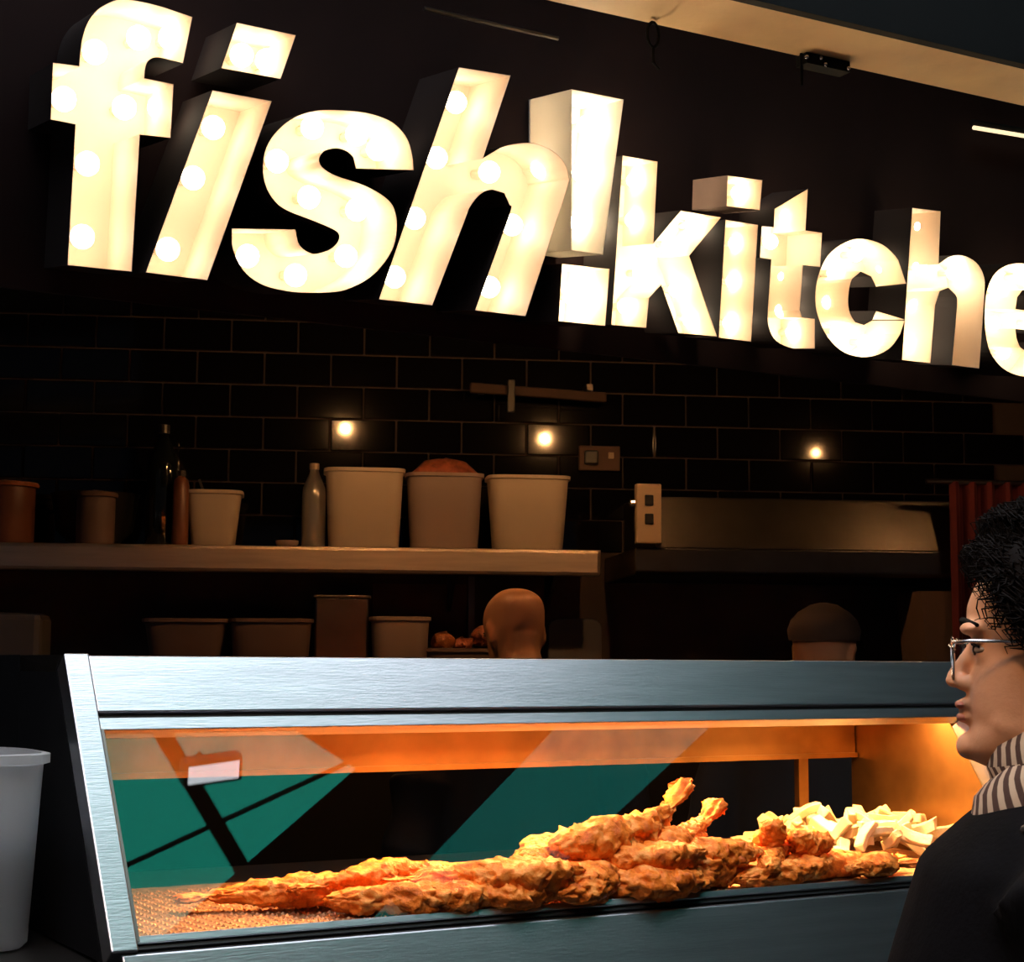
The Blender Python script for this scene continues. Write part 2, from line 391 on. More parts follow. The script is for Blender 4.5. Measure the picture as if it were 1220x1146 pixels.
# hook, bracket and conduit on the beam
hp = bz(778, 24)
hk = MB(); 
pts = [hp + bd * (0.012 * math.cos(a)) + Z1 * (0.022 * math.sin(a) - 0.026) for a in [i * math.pi * 2 / 14 for i in range(15)]]
hk.tube(pts, 0.003, 6, False).tube([hp - Z1 * 0.046, hp - Z1 * 0.075, hp - Z1 * 0.085 + bd * 0.012], 0.003, 6)
tag(hk.build('hook', M['iron'], org=hp), 'small dark chain hook hanging below the beige beam', 'hook')
bk = bz(965, 66)
t = thing('clamp_bracket', bk, 'dark bolted clamp bracket under the beige beam', 'bracket')
MB().box(bk - Z1 * 0.012 + bd * 0.03, (0.1, 0.03, 0.02), (bd, bn, Z1)).build('plate', M['iron'], t)
MB().tube([bk - Z1 * 0.0 - bd * 0.02, bk - Z1 * 0.06 - bd * 0.02], 0.003, 6).build('rod', M['iron'], t)
for k, (a, b) in enumerate(((-0.02, 0.0), (0.012, 0.004), (0.022, -0.006), (0.075, -0.004))):
    MB().ell(bk + bd * a + bn * 0.016 + Z1 * (b - 0.012), (0.004, 0.004, 0.004), 8, 6).build('bolt', M['metal_frame'], t)
p1, p2 = onS(505, 10, 0.1), onS(665, 46, 0.1)
tag(MB().tube([p1, p2], 0.004, 8).build('conduit', M['steel_dark'], org=p1), 'thin metal conduit on the fascia above the letter h', 'conduit')
p1, p2 = onS(1160, 152, 0.12), onS(1330, 180, 0.12)
t = thing('strip_light', p1, 'slim strip light on the fascia above the end of the sign', 'lamp')
MB().tube([p1, p2], 0.0045, 8).build('tube', M['strip'], t)
MB().tube([p1 + SU * 0.012 - SN * .008, p2 + SU * 0.012 - SN * .008], 0.007, 6).build('holder', M['iron'], t)

# ================================================================== SIGN LETTERS
c1 = lambda pts: [(x / 2.865, y / 2.865) for x, y in pts]
c2 = lambda pts: [(400 + x / 2.865, 40 + y / 2.865) for x, y in pts]
c3 = lambda pts: [(720 + x / 2.44, 140 + y / 2.44) for x, y in pts]
LET = []
LET.append(('letter_f', 'first tall glowing letter f of the sign, with small crossbar', 0.155, 'bulb', [(c1([(230, 905), (257, 425), (172, 408), (180, 213), (270, 225), (273, 180), (282, 125), (300, 75), (330, 35), (370, 10), (410, -2), (470, 3), (560, 25), (657, 58), (625, 217), (560, 200), (525, 197), (503, 213), (495, 240), (493, 267), (593, 287), (583, 472), (478, 460), (450, 928)]), [])],
  [(113, 62), (165, 45), (203, 45), (76, 118), (148, 128), (190, 128), (104, 195), (98, 282)]))
LET.append(('letter_i', 'tall slanted glowing letter i beside the letter f', 0.155, 'bulb', [(c1([(725, 308), (928, 345), (708, 957), (497, 930)]), []), (c1([(808, 77), (1010, 120), (958, 270), (755, 233)]), [])],
  [(254, 152), (230, 212), (200, 297), (288, 66), (318, 72)]))
LET.append(('letter_s', 'tall glowing letter s of the sign', 0.155, 'bulb', [([(493, 203), (492, 190), (487, 169), (478, 155), (463, 143), (435, 134), (400, 131), (375, 132), (352, 139), (331, 155), (317, 176), (313, 200), (316, 220), (325, 237), (340, 250), (370, 262), (392, 271), (402, 277), (404, 283), (401, 290), (393, 297), (382, 301), (373, 302), (362, 297), (355, 288), (352, 273), (276, 272), (276, 290), (281, 307), (293, 326), (314, 340), (342, 347), (366, 349), (400, 348), (421, 342), (442, 330), (459, 312), (470, 291), (473, 269), (470, 249), (459, 235), (435, 221), (400, 209), (386, 201), (381, 194), (381, 187), (387, 180), (400, 177), (412, 180), (421, 188), (424, 201)], [])],
  [(330, 192), (372, 152), (368, 235), (425, 160), (425, 250), (295, 305), (352, 328), (412, 305), (450, 178)]))
LET.append(('letter_h', 'tall slanted glowing letter h beside the exclamation mark', 0.155, 'bulb', [(c2([(420, 115), (597, 143), (503, 425), (560, 390), (620, 375), (680, 375), (740, 400), (780, 440), (795, 490), (785, 545), (648, 965), (475, 945), (590, 625), (593, 585), (575, 545), (535, 533), (495, 548), (460, 590), (440, 640), (330, 928), (147, 907)]), [])],
  [(543, 122), (520, 188), (494, 260), (470, 330), (583, 205), (610, 268), (583, 342), (645, 200)]))
LET.append(('exclamation_mark', 'glowing exclamation mark standing between the two words of the sign', 0.155, 'bulb_x', [(c2([(805, 190), (983, 225), (912, 755), (803, 740)]), []), (c2([(772, 785), (935, 803), (920, 998), (760, 982)]), [])],
  [(700, 150), (694, 205), (692, 265), (684, 352)]))
LET.append(('letter_k', 'small glowing letter k following the exclamation mark', 0.11, 'bulb_k', [(c3([(53, 110), (155, 128), (143, 365), (222, 270), (340, 290), (247, 402), (328, 637), (215, 627), (165, 487), (130, 525), (122, 612), (20, 603)]), [])],
  [(756, 215), (754, 262), (763, 325), (745, 365), (798, 290), (825, 268), (806, 345), (822, 380)]))
LET.append(('letter_i', 'small glowing letter i with square dot beside the letter k', 0.11, 'bulb_k', [(c3([(352, 297), (447, 312), (427, 652), (332, 640)]), []), (c3([(358, 168), (460, 182), (452, 270), (355, 258)]), [])],
  [(880, 230), (877, 290), (874, 335), (870, 385)]))
LET.append(('letter_t', 'small glowing letter t of the sign with pointed top', 0.11, 'bulb_k', [(c3([(592, 207), (585, 328), (633, 335), (628, 435), (578, 430), (568, 560), (575, 580), (612, 585), (612, 672), (550, 672), (500, 650), (478, 610), (475, 560), (485, 413), (452, 408), (457, 315), (492, 318), (495, 265)]), [])],
  [(938, 258), (918, 288), (960, 296), (936, 330), (932, 370), (945, 396)]))
LET.append(('letter_c', 'small glowing round letter c of the sign', 0.11, 'bulb_k', [(c3([(878, 483), (790, 492), (775, 462), (745, 448), (720, 470), (710, 515), (712, 560), (730, 595), (755, 603), (778, 590), (790, 562), (875, 587), (860, 630), (825, 675), (765, 697), (700, 685), (650, 640), (620, 575), (613, 520), (622, 460), (650, 400), (700, 362), (750, 352), (810, 370), (855, 415)]), [])],
  [(1052, 318), (1020, 303), (994, 325), (988, 360), (998, 395), (1030, 408), (1056, 395)]))
LET.append(('letter_h', 'small glowing letter h beside the letter c', 0.11, 'bulb_k', [(c3([(895, 262), (978, 272), (972, 425), (1000, 405), (1040, 400), (1080, 420), (1103, 460), (1105, 520), (1090, 730), (1010, 720), (1025, 550), (1020, 515), (1000, 495), (975, 505), (962, 545), (948, 715), (865, 705)]), [])],
  [(1098, 270), (1096, 318), (1090, 365), (1086, 410), (1136, 325), (1152, 350), (1148, 410)]))
LET.append(('letter_e', 'small glowing letter e at the end of the sign', 0.11, 'bulb_k', [([(1173, 372), (1176, 345), (1186, 325), (1202, 315), (1222, 314), (1242, 322), (1258, 342), (1266, 372), (1265, 398), (1210, 392), (1211, 402), (1216, 414), (1225, 420), (1236, 417), (1244, 408), (1264, 420), (1252, 439), (1235, 448), (1215, 448), (1195, 439), (1180, 420), (1174, 395)], [[(1210, 368), (1212, 354), (1218, 346), (1226, 345), (1234, 352), (1238, 372)]])],
  [(1188, 345), (1184, 385), (1195, 420), (1215, 330), (1245, 345), (1230, 384), (1230, 434)]))
def soften(pl):
    n = len(pl); P2 = [V(p) for p in pl]; out = []
    def turn(i):
        a, b, c = P2[i - 1], P2[i], P2[(i + 1) % n]; return (b - a).angle(c - b, 0)
    sm = [turn(i) < math.radians(46) for i in range(n)]
    for i in range(n):
        out.append(tuple(P2[i])); j = (i + 1) % n
        if sm[i] and sm[j]:
            p0, p1, p2, p3 = P2[i - 1], P2[i], P2[j], P2[(j + 1) % n]
            for t in (.25, .5, .75):
                out.append(tuple(0.5 * (2 * p1 + (p2 - p0) * t + (2 * p0 - 5 * p1 + 4 * p2 - p3) * t * t + (3 * p1 - p0 - 3 * p2 + p3) * t ** 3)))
    return out
def offs(loop, d):
    # inset a closed loop of plane points by d (to the inside)
    n = len(loop); P2 = [((p - SP).dot(SX), (p - SP).dot(SU)) for p in loop]
    area = sum(P2[i][0] * P2[(i + 1) % n][1] - P2[(i + 1) % n][0] * P2[i][1] for i in range(n)); sg = 1 if area > 0 else -1
    out = []
    for i in range(n):
        a, b, c = P2[i - 1], P2[i], P2[(i + 1) % n]
        e1 = V((b[0] - a[0], b[1] - a[1])).normalized(); e2 = V((c[0] - b[0], c[1] - b[1])).normalized()
        n1 = V((-e1.y, e1.x)); n2 = V((-e2.y, e2.x)); k = (n1 + n2); k = k / max(0.35, k.dot(n1)) if k.length > 1e-5 else n1
        out.append(loop[i] + (SX * k.x + SU * k.y) * (d * sg))
    return out
for name, label, dep, bl, polys, bulbs in LET:
    allp = [onS(x, y, dep) for pl, hs in polys for x, y in pl]
    root = thing(name, min(allp, key=lambda p: p.z), label, 'sign letter')
    for k, (pl, hs) in enumerate(polys):
        loops = [[onS(x, y) for x, y in soften(l)] for l in [pl] + hs]
        back = MB(); lp = [[p - SN * dep for p in l] for l in loops]
        tri = tessellate_polygon([[V(((p - SP).dot(SX), (p - SP).dot(SU), 0)) for p in l] for l in lp]); fl_ = [p for l in lp for p in l]
        back.add(fl_, [tuple(t) for t in tri]).add([p - SN * 0.006 for p in fl_], [tuple(t) for t in tri])
        back.build('back_panel', M['cream'], root)
        inn, outm = MB(), MB()
        for j, l in enumerate(loops):
            li = offs(l, 0.0008 if j == 0 else -0.0008)
            n = len(l)
            for i in range(n):
                i2 = (i + 1) % n
                outm.add([l[i], l[i2], l[i2] - SN * (dep + .006), l[i] - SN * (dep + .006)], [(0, 1, 2, 3)])
                inn.add([li[i], li[i2], li[i2] - SN * dep, li[i] - SN * dep], [(0, 1, 2, 3)])
                inn.add([l[i], l[i2], li[i2], li[i]], [(0, 1, 2, 3)])
        inn.build('inner_wall', M['opal' if name == 'exclamation_mark' and k == 0 else 'cream'], root)
        outm.build('outer_wall', M['opal' if name == 'exclamation_mark' and k == 0 else ('lit_return' if (dep < .12 and name == 'letter_i' and k == 1) else 'dark_return')], root)
    r = 0.02 if dep > 0.12 else 0.015
    for x, y in bulbs:
        c = onS(x, y, dep * 0.62)
        b = MB().ell(c, (r, r, r), 12, 8).build('bulb', M[bl], root, smooth=True)
        MB().tube([c - SN * r * 0.8, c - SN * (dep * 0.38 - 0.001)], r * 0.45, 8).build('socket', M['cream'], b)

# ================================================================== FOOD WARMER
uD = ray(4046, 808); uD.z = 0; uD.normalize()
oD = V((uD.y, -uD.x, 0)); vD = -oD                      # outwards to the customers, and inwards
O = atY(75, 780, 2.0)
AR = math.radians(35)
tD = oD * math.sin(AR) - Z1 * math.cos(AR)
nD = uD.cross(tD); nD = nD if nD.dot(oD) > 0 else -nD    # slanted front normal
def G(u, t, n=0.0): return O + uD * u + tD * t + nD * n
def B(u, v, z): 
    p = O + uD * u + vD * v; p.z = z; return p
UL = 1.43; ZT = O.z; ZB = G(0, 0.372).z; VB = 0.20; ZC = 1.178
zi = 1.205
wm = thing('food_warmer', B(0, 0, ZC), 'stainless steel heated food display with a slanted glass front', 'food warmer')
def slab(u0, u1, t0, t1, n0, n1):
    return MB().hexa([G(u0, t0, n0), G(u1, t0, n0), G(u1, t1, n0), G(u0, t1, n0)], [G(u0, t0, n1), G(u1, t0, n1), G(u1, t1, n1), G(u0, t1, n1)])
slab(0.03, UL + .06, 0, 0.081, -0.02, 0.0).build('fascia', M['steel'], wm, bevel=0.002)
slab(0.03, UL + .06, 0.081, 0.088, -0.02, -0.006).build('fascia_gap', M['rubber'], wm)
slab(0.03, UL + .06, 0.088, 0.105, -0.02, -0.001).build('upper_rail', M['steel'], wm, bevel=0.001)
slab(0.0, 0.03, 0, 0.384, -0.03, 0.004).build('front_post', M['steel'], wm, bevel=0.002)
slab(UL - .03, UL, 0.1055, 0.384, -0.03, 0.004).build('front_post', M['steel'], wm, bevel=0.002)
slab(0.028, 0.0335, 0.105, 0.372, -0.02, 0.001).build('glass_seal', M['steel_dark'], wm)
slab(0.03, UL - .03, 0.1, 0.374, -0.011, -0.006).build('glass_front', M['glass'], wm)
slab(0.03, UL - .03, 0.365, 0.374, -0.03, 0.0).build('lower_rail', M['steel'], wm, bevel=0.001)
slab(0.03, UL - .03, 0.374, 0.379, -0.03, -0.004).build('rail_gap', M['rubber'], wm)
# roof, rear gantry panel, ends, rear posts
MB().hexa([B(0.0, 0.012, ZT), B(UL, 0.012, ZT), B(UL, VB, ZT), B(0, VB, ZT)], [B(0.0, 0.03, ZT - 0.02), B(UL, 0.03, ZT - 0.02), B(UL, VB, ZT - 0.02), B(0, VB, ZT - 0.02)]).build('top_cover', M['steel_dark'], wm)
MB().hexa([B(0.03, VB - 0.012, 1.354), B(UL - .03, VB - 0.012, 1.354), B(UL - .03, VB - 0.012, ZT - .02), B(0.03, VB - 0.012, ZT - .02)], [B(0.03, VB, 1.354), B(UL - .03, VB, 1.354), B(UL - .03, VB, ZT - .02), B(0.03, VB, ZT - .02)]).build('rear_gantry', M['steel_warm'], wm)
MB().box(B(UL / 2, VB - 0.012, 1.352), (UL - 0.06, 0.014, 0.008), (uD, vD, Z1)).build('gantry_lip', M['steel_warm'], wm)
def endpanel(u0, u1, m_, vb=VB):
    zt = ZT - 0.002
    a = [G(u0, 0.0, -0.031), G(u0, 0.378, -0.031), B(u0, vb, ZC), B(u0, vb, zt)]
    b = [p + uD * (u1 - u0) for p in a]
    return MB().hexa(a, b)
endpanel(0.0, 0.028, 0).build('side_panel', M['black_panel'], wm)
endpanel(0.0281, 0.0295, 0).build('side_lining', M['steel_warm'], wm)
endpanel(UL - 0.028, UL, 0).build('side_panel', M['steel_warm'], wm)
MB().box((B(0.005, VB + 0.001, ZC) + B(0.005, 0.62, ZT + 0.001)) / 2, (0.01, 0.62 - VB - .002, ZT - ZC), (uD, vD, Z1)).build('side_screen', M['black_panel'], wm)
for (x, wdt) in ((955, 0.02),):
    c = onP(x, 940, B(0, VB - 0.005, 0), vD); 
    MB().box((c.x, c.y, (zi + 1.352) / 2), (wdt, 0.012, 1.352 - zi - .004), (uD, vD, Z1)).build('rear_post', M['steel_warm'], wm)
# tray with raised dimples
fv = -0.195
MB().hexa([B(0.031, fv, zi), B(UL - .031, fv, zi), B(UL - .031, VB, zi), B(0.031, VB, zi)], [B(0.031, fv, ZC), B(UL - .031, fv, ZC), B(UL - .031, VB, ZC), B(0.031, VB, ZC)]).build('tray', M['tray'], wm)
dm = MB()
for i in range(60):
    for j in range(26):
        u = 0.04 + i * 0.0135; v = fv + 0.008 + j * 0.0135
        c = B(u, v, zi)
        dm.add([c + uD * .004, c + vD * .004, c - uD * .004, c - vD * .004, c + Z1 * 0.003], [(0, 1, 4), (1, 2, 4), (2, 3, 4), (3, 0, 4)])
dmo = dm.build('tray_dimples', M['tray'], wm); dmo['kind'] = 'stuff'
# hot quartz lamps under the top cover
for uc, en in ((0.30, 3.2), (0.62, 8.0), (0.94, 9.0), (1.25, 6.8)):
    c = B(uc, 0.012, ZT - 0.05)
    h = MB().tube([c - uD * 0.12, c + uD * 0.12], 0.006, 8).build('heat_lamp', M['lamp_hot'], wm, smooth=True)
    MB().hexa([c - uD * .13 + vD * .03 + Z1 * .005, c + uD * .13 + vD * .03 + Z1 * .005, c + uD * .13 - vD * .03 + Z1 * .005, c - uD * .13 - vD * .03 + Z1 * .005], [c - uD * .13 + vD * .02 + Z1 * .02, c + uD * .13 + vD * .02 + Z1 * .02, c + uD * .13 - vD * .02 + Z1 * .02, c - uD * .13 - vD * .02 + Z1 * .02]).build('reflector', M['steel_dark'], wm)
    ld = bpy.data.lights.new('heat_light', 'AREA'); ld.shape = 'RECTANGLE'; ld.size = 0.24; ld.size_y = 0.03; ld.energy = en; ld.color = (1.0, 0.44, 0.13)
    lo_ = bpy.data.objects.new('heat_light', ld); COL.objects.link(lo_); lo_.location = c - Z1 * 0.012; lo_.rotation_euler = (-math.radians(22), 0, math.atan2(uD.y, uD.x))
# counter under the warmer
ct = thing('serving_counter', B(0.5, 0.2, 0), 'dark serving counter that carries the food warmer', 'counter')
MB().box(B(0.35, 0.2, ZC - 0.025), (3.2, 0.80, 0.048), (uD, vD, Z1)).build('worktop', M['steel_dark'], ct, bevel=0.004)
MB().box(B(0.35, 0.25, (ZC - .05) / 2), (3.1, 0.66, ZC - 0.052), (uD, vD, Z1)).build('front_panel', M['black_panel'], ct)

p0, p1 = G(-0.9, 0.386, 0.0), G(UL + .3, 0.386, 0.0)
p0 = G(0.012, 0.386, 0)
dn = -Z1 * 0.088 + oD * 0.056
MB().hexa([p0, p1, p1 + dn, p0 + dn], [a - oD * 0.012 for a in (p0, p1, p1 + dn, p0 + dn)]).build('apron', M['steel'], ct, bevel=0.002)
# ---- fried fish
def fish_mesh(seed, L=0.24, R=0.03, tail=True, flat=0.75, bend=0.15, lift=0.0):
    nx, na = 84, 34; vs = []; fs = []
    so = V((seed * 3.7, seed * 1.3, seed * .7))
    for i in range(nx + 1):
        s = i / nx; x = (s - 0.5) * L
        body = math.sin(math.pi * min(1, max(0, s * 0.93 + 0.035))) ** 0.5
        if tail:
            body *= max(0.36, 1.08 - max(0, (s - 0.35)) * 1.35)
            if s > 0.86: body = max(body, 0.36 + (s - 0.86) * 2.4) * (1 if s < 0.985 else 0.55)
        body *= 1 + 0.28 * noise.noise(V((s * 5.5, seed * 2.1, 0)))
        r = R * body
        cy = bend * L * math.sin(math.pi * s * 1.1 + seed)
        cz = lift * max(0, s - 0.55) ** 2 / 0.2
        for k in range(na):
            a = 2 * math.pi * k / na
            fl = flat if not tail or s < 0.8 else flat * 0.5
            nrm = V((0, math.cos(a), math.sin(a) * fl))
            p = V((x, 0, 0)) + nrm * r
            q_ = V((x, math.cos(a) * R, math.sin(a) * R))
            d = noise.noise(q_ * 30 + so) * 0.30 + noise.noise(q_ * 75 + so) * 0.26 + noise.noise(q_ * 170 + so) * 0.20 + noise.noise(q_ * 360 + so) * 0.11
            ridge = (0.5 - abs(noise.noise(q_ * 48 - so))) * 0.09
            spike = max(0, noise.noise(q_ * 95 + so * 2) - 0.5) * 1.0
            p += nrm * (R * (d * 0.7 + ridge + spike) * min(1, 0.35 + body)) + V((R * 0.28 * noise.noise(q_ * 80 - so), cy, cz))
            vs.append(p)
    for i in range(nx):
        for k in range(na):
            k2 = (k + 1) % na; fs.append((i * na + k, i * na + k2, (i + 1) * na + k2, (i + 1) * na + k))
    fs.append(tuple(range(na))[::-1]); fs.append(tuple(nx * na + k for k in range(na)))
    mb = MB(); mb.add(vs, fs); me = mb.mesh('fried_fish', smooth=True); me.materials.append(M['batter']); return me
FISH = [fish_mesh(i, 0.25, 0.033, i % 3 != 2, 0.66, 0.10 + 0.05 * (i % 2)) for i in range(1, 9)]
FISH += [fish_mesh(41, 0.25, 0.034, True, 0.85, 0.06, 0.05), fish_mesh(43, 0.2, 0.033, True, 0.85, 0.05, 0.03)]
NUG = [fish_mesh(20 + i, 0.085, 0.026, False, 0.85, 0.05) for i in range(3)]
ua = math.degrees(math.atan2(uD.y, uD.x))
# (px, py, height above tray, angle to the counter, pitch, scale, mesh, label)
fishes = [
 (322, 1062, 0.022, 184, 3, 0.86, 0, 'battered fish fillet at the bare end of the tray, narrow tip outermost'),
 (440, 1048, 0.034, 176, 2, 0.86, 3, 'battered fish fillet with upright crispy fins next to the bare tray'),
 (388, 1056, 0.022, 160, 0, 0.6, 5, 'small battered strip tucked behind the outermost fish fillet'),
 (535, 1078, 0.018, 4, 0, 0.9, 1, 'battered fish fillet pressed against the glass near the bare tray'),
 (590, 1048, 0.036, 172, 2, 1.0, 6, 'pale golden battered fillet lying behind the one against the glass'),
 (500, 1046, 0.024, 20, 0, 0.8, 7, 'battered fillet with a curled fin in the middle of the thin end of the pile'),
 (655, 1070, 0.018, 8, 0, 0.8, 2, 'lumpy battered fillet at the glass in the middle of the pile'),
 (700, 1030, 0.055, 28, -8, 0.72, 4, 'thin battered strip leaning up towards the top of the pile'),
 (668, 1030, 0.04, 196, 6, 0.8, 5, 'battered strip lying low behind the leaning thin strip'),
 (735, 1046, 0.03, 15, 0, 0.8, 3, 'battered fillet buried in the middle of the pile'),
 (815, 1004, 0.075, 8, -6, 1.0, 8, 'large smooth battered fish on top of the pile, tail raised high'),
 (898, 1014, 0.062, 18, -12, 0.9, 9, 'dark crusted battered fish on top of the pile below the raised tail'),
 (825, 1054, 0.02, 6, 0, 1.0, 2, 'long battered fillet along the glass below the dark crusted fish'),
 (770, 1030, 0.045, 170, 4, 0.9, 6, 'battered fillet under the large smooth fish'),
 (755, 1064, 0.017, 186, 0, 0.8, 4, 'battered fillet at the glass below the middle of the pile'),
 (860, 1024, 0.045, 12, 0, 0.9, 7, 'battered fillet hidden under the dark crusted fish'),
 (1000, 1026, 0.04, 30, -10, 0.62, 5, 'short battered strip between the round pale piece and the chips'),
 (1050, 1038, 0.018, 4, 0, 0.9, 6, 'long battered fillet along the glass in front of the chips'),
 (1088, 1034, 0.02, 14, 0, 0.7, 3, 'battered fillet in front of the chips beside the customer'),
 (905, 1052, 0.018, 6, 0, 0.85, 6, 'golden battered fillet along the glass beside the round pale piece'),
 (985, 1046, 0.018, 20, -4, 0.72, 1, 'battered fillet beside the round pale piece at the glass'),
]
nug = [
 (930, 1044, 0.03, 40, 0, 1.1, 0, 'round pale crinkled battered piece at the glass'),
 (962, 1004, 0.06, 80, 40, 0.8, 1, 'small crinkled battered piece at the foot of the rear post'),
 (1012, 1012, 0.05, 10, 20, 0.8, 2, 'small dark orange battered piece lying against the chips'),
 (1040, 1015, 0.05, -20, 0, 0.75, 0, 'small reddish battered piece on top of the chips'),
]
for lst, ms in ((fishes, FISH), (nug, NUG)):
    for px, py, h, a, pt, sc, mi, lb in lst:
        p = atZ(px, py, zi + h)
        vv = (p - O).dot(vD); vmin = -(ZT - p.z) * math.tan(AR) + 0.012 + 0.02 * sc; vmax = VB - 0.036
        p += vD * (min(max(vv, vmin), vmax) - vv)
        o = bpy.data.objects.new('fried_fish' if ms is FISH else 'battered_piece', ms[mi]); COL.objects.link(o)
        o.location = p; o.scale = (sc,) * 3
        o.rotation_euler = (Matrix.Rotation(math.radians(ua + a), 3, 'Z') @ Matrix.Rotation(math.radians(pt), 3, 'Y')).to_euler()
        tag(o, lb, 'fried fish', 'battered fish in the food warmer')
# ---- chips
def chip_mesh(seed):
    rnd = random.Random(seed); b = bmesh.new()
    bmesh.ops.create_cube(b, size=1); L, W_, H = rnd.uniform(.035, .06), rnd.uniform(.012, .017), rnd.uniform(.012, .017)
    for v_ in b.verts: v_.co = V((v_.co.x * L + rnd.uniform(-.004, .004), v_.co.y * W_ + rnd.uniform(-.002, .002), v_.co.z * H + rnd.uniform(-.002, .002)))
    bmesh.ops.subdivide_edges(b, edges=[e for e in b.edges if abs((e.verts[0].co - e.verts[1].co).x) > L * .6], cuts=2)
    for v_ in b.verts: v_.co += V((0, 0, 0.004 * math.sin(v_.co.x * 60 + seed)))
    bmesh.ops.bevel(b, geom=list(b.edges), offset=0.0015, segments=1, affect='EDGES')
    me = bpy.data.meshes.new('chip'); b.to_mesh(me); b.free(); me.materials.append(M['chip']); return me
CH = [chip_mesh(i) for i in range(7)]
rnd = random.Random(11)
for i in range(120):
    fu = rnd.random(); fvv = rnd.random()
    u = 1.12 + 0.27 * fu; v = -0.06 + 0.23 * fvv
    prof = min(1, (fu) / 0.25) * (1 - 0.25 * fu) * (0.55 + 0.45 * math.sin(math.pi * min(1, fvv * 1.1)))
    h = 0.012 + (0.062 * prof) * (i / 120) ** 0.5
    o = bpy.data.objects.new('chip', CH[i % 7]); COL.objects.link(o); o.location = B(u, v, zi + h)
    o.rotation_euler = (rnd.uniform(-.6, .6), rnd.uniform(-.7, .7), rnd.uniform(0, 6.28))
    if h < 0.02: o.rotation_euler = (0, 0, rnd.uniform(0, 6.28))
    tag(o, 'pale thick-cut chip heaped in the corner of the food warmer', 'chip', 'chips heaped in the food warmer')

# ================================================================== CONTAINERS
def sq_ring(c, ax, ay, w_, d_, z, n=56, e=5.0):
    pts = []
    for k in range(n):
        a = 2 * math.pi * (k + .5) / n; cx, sy = math.cos(a), math.sin(a)
        r = (abs(cx) ** e + abs(sy) ** e) ** (-1 / e)
        p = V((c.x, c.y, 0)) + ax * (w_ / 2 * r * cx) + ay * (d_ / 2 * r * sy); p.z = z; pts.append(p)
    return pts
def tub(name, c, w1, w0, h, d1, d0, m_, label, cat='tub', rot=yw, rimw=0.006, rimh=0.012, contents=None, group=None, e=5.0):
    ax = V((math.cos(rot), math.sin(rot), 0)); ay = V((-math.sin(rot), math.cos(rot), 0))
    t = thing(name, c, label, cat, group); z = c.z
    R_ = lambda w_, d_, zz: sq_ring(c, ax, ay, w_, d_, zz, e=e)
    k = 0.004
    MB().loft([R_(w0 * .94, d0 * .94, z), R_(w0, d0, z + .006), R_(w1, d1, z + h), R_(w1 - k, d1 - k, z + h), R_(w0 - k, d0 - k, z + .01), R_(w0 * .9, d0 * .9, z + .005)]).build('body', m_, t, smooth=True)
    MB().loft([R_(w1 + .0005, d1 + .0005, z + h - rimh), R_(w1 + 2 * rimw, d1 + 2 * rimw, z + h - rimh + .002), R_(w1 + 2 * rimw, d1 + 2 * rimw, z + h), R_(w1 - k, d1 - k, z + h + .001)], caps=False).build('rim', m_, t)
    if contents:
        f, cm, top = contents
        wf, df = w0 + (w1 - w0) * f - 2.4 * k, d0 + (d1 - d0) * f - 2.4 * k
        rings = [R_(w0 * .9 - 2 * k, d0 * .9 - 2 * k, z + .008), R_(wf, df, z + h * f)]
        rings.append(R_(wf * .6, df * .6, z + h * f + top * .75)); rings.append(R_(wf * .15, df * .15, z + h * f + top))
        if top > 0.01:
            for rg in rings[1:]:
                for p in rg: p += V((0, 0, 0.012 * noise.noise(p * 45)))
        MB().loft(rings).build('contents', cm, t, smooth=True)
    return t
# near tub on the counter
cc = V((-0.652, 1.963, ZC + .001))
M['tub_liquid'] = mat('blue_grey_liquid', (0.05, 0.065, 0.1), 0.5)
tub('storage_tub', cc, 0.202, 0.18, 0.217, 0.202, 0.18, M['tub'], 'large milky plastic tub on the counter beside the food warmer', rot=math.radians(30), contents=(0.5, M['tub_liquid'], 0.0), e=4.0)

# ---- high shelf
SHY = 0.34     # front of the shelf, metres in front of the wall
def onSh(x, y, f=0.18): return onW(x, y, f)
za = onW(400, 651, SHY).z; zb = onW(400, 683, SHY).z
sL = (onW(-140, 650, SHY) - W0).dot(WD); sR = (onW(716, 655, SHY) - W0).dot(WD)
sh = thing('steel_shelf', W0 + WD * 0.0 + WN * SHY / 2 + Z1 * zb, 'long stainless steel wall shelf full of tubs and bottles', 'shelf')
MB().box(W0 + WD * ((sL + sR) / 2) + WN * (SHY / 2 + .006) + Z1 * (za - 0.006), (sR - sL, SHY - .02, 0.012), (WD, WN, Z1)).build('shelf_board', M['steel_shelf'], sh)
MB().box(W0 + WD * ((sL + sR) / 2) + WN * (SHY - 0.004) + Z1 * ((za + zb) / 2), (sR - sL, 0.024, za - zb), (WD, WN, Z1)).build('front_edge', M['steel_shelf'], sh, bevel=0.011)
for s_ in (sL + 0.25, -0.2, sR - 0.12):
    MB().hexa([W0 + WD * s_ + WN * .012 + Z1 * (za - .013), W0 + WD * s_ + WN * .3 + Z1 * (za - .013), W0 + WD * s_ + WN * .3 + Z1 * (za - .03), W0 + WD * s_ + WN * .012 + Z1 * (za - .18)],
              [W0 + WD * (s_ + .01) + WN * .012 + Z1 * (za - .013), W0 + WD * (s_ + .01) + WN * .3 + Z1 * (za - .013), W0 + WD * (s_ + .01) + WN * .3 + Z1 * (za - .03), W0 + WD * (s_ + .01) + WN * .012 + Z1 * (za - .18)]).build('bracket', M['steel_dark'], sh)
def shp(x, f=0.2):      # base point on the shelf for a pixel column
    p = onW(x, 650, f); p.z = za + 0.001; return p
pxm = lambda n, f=0.2: n / FPX * (5.2 - f)
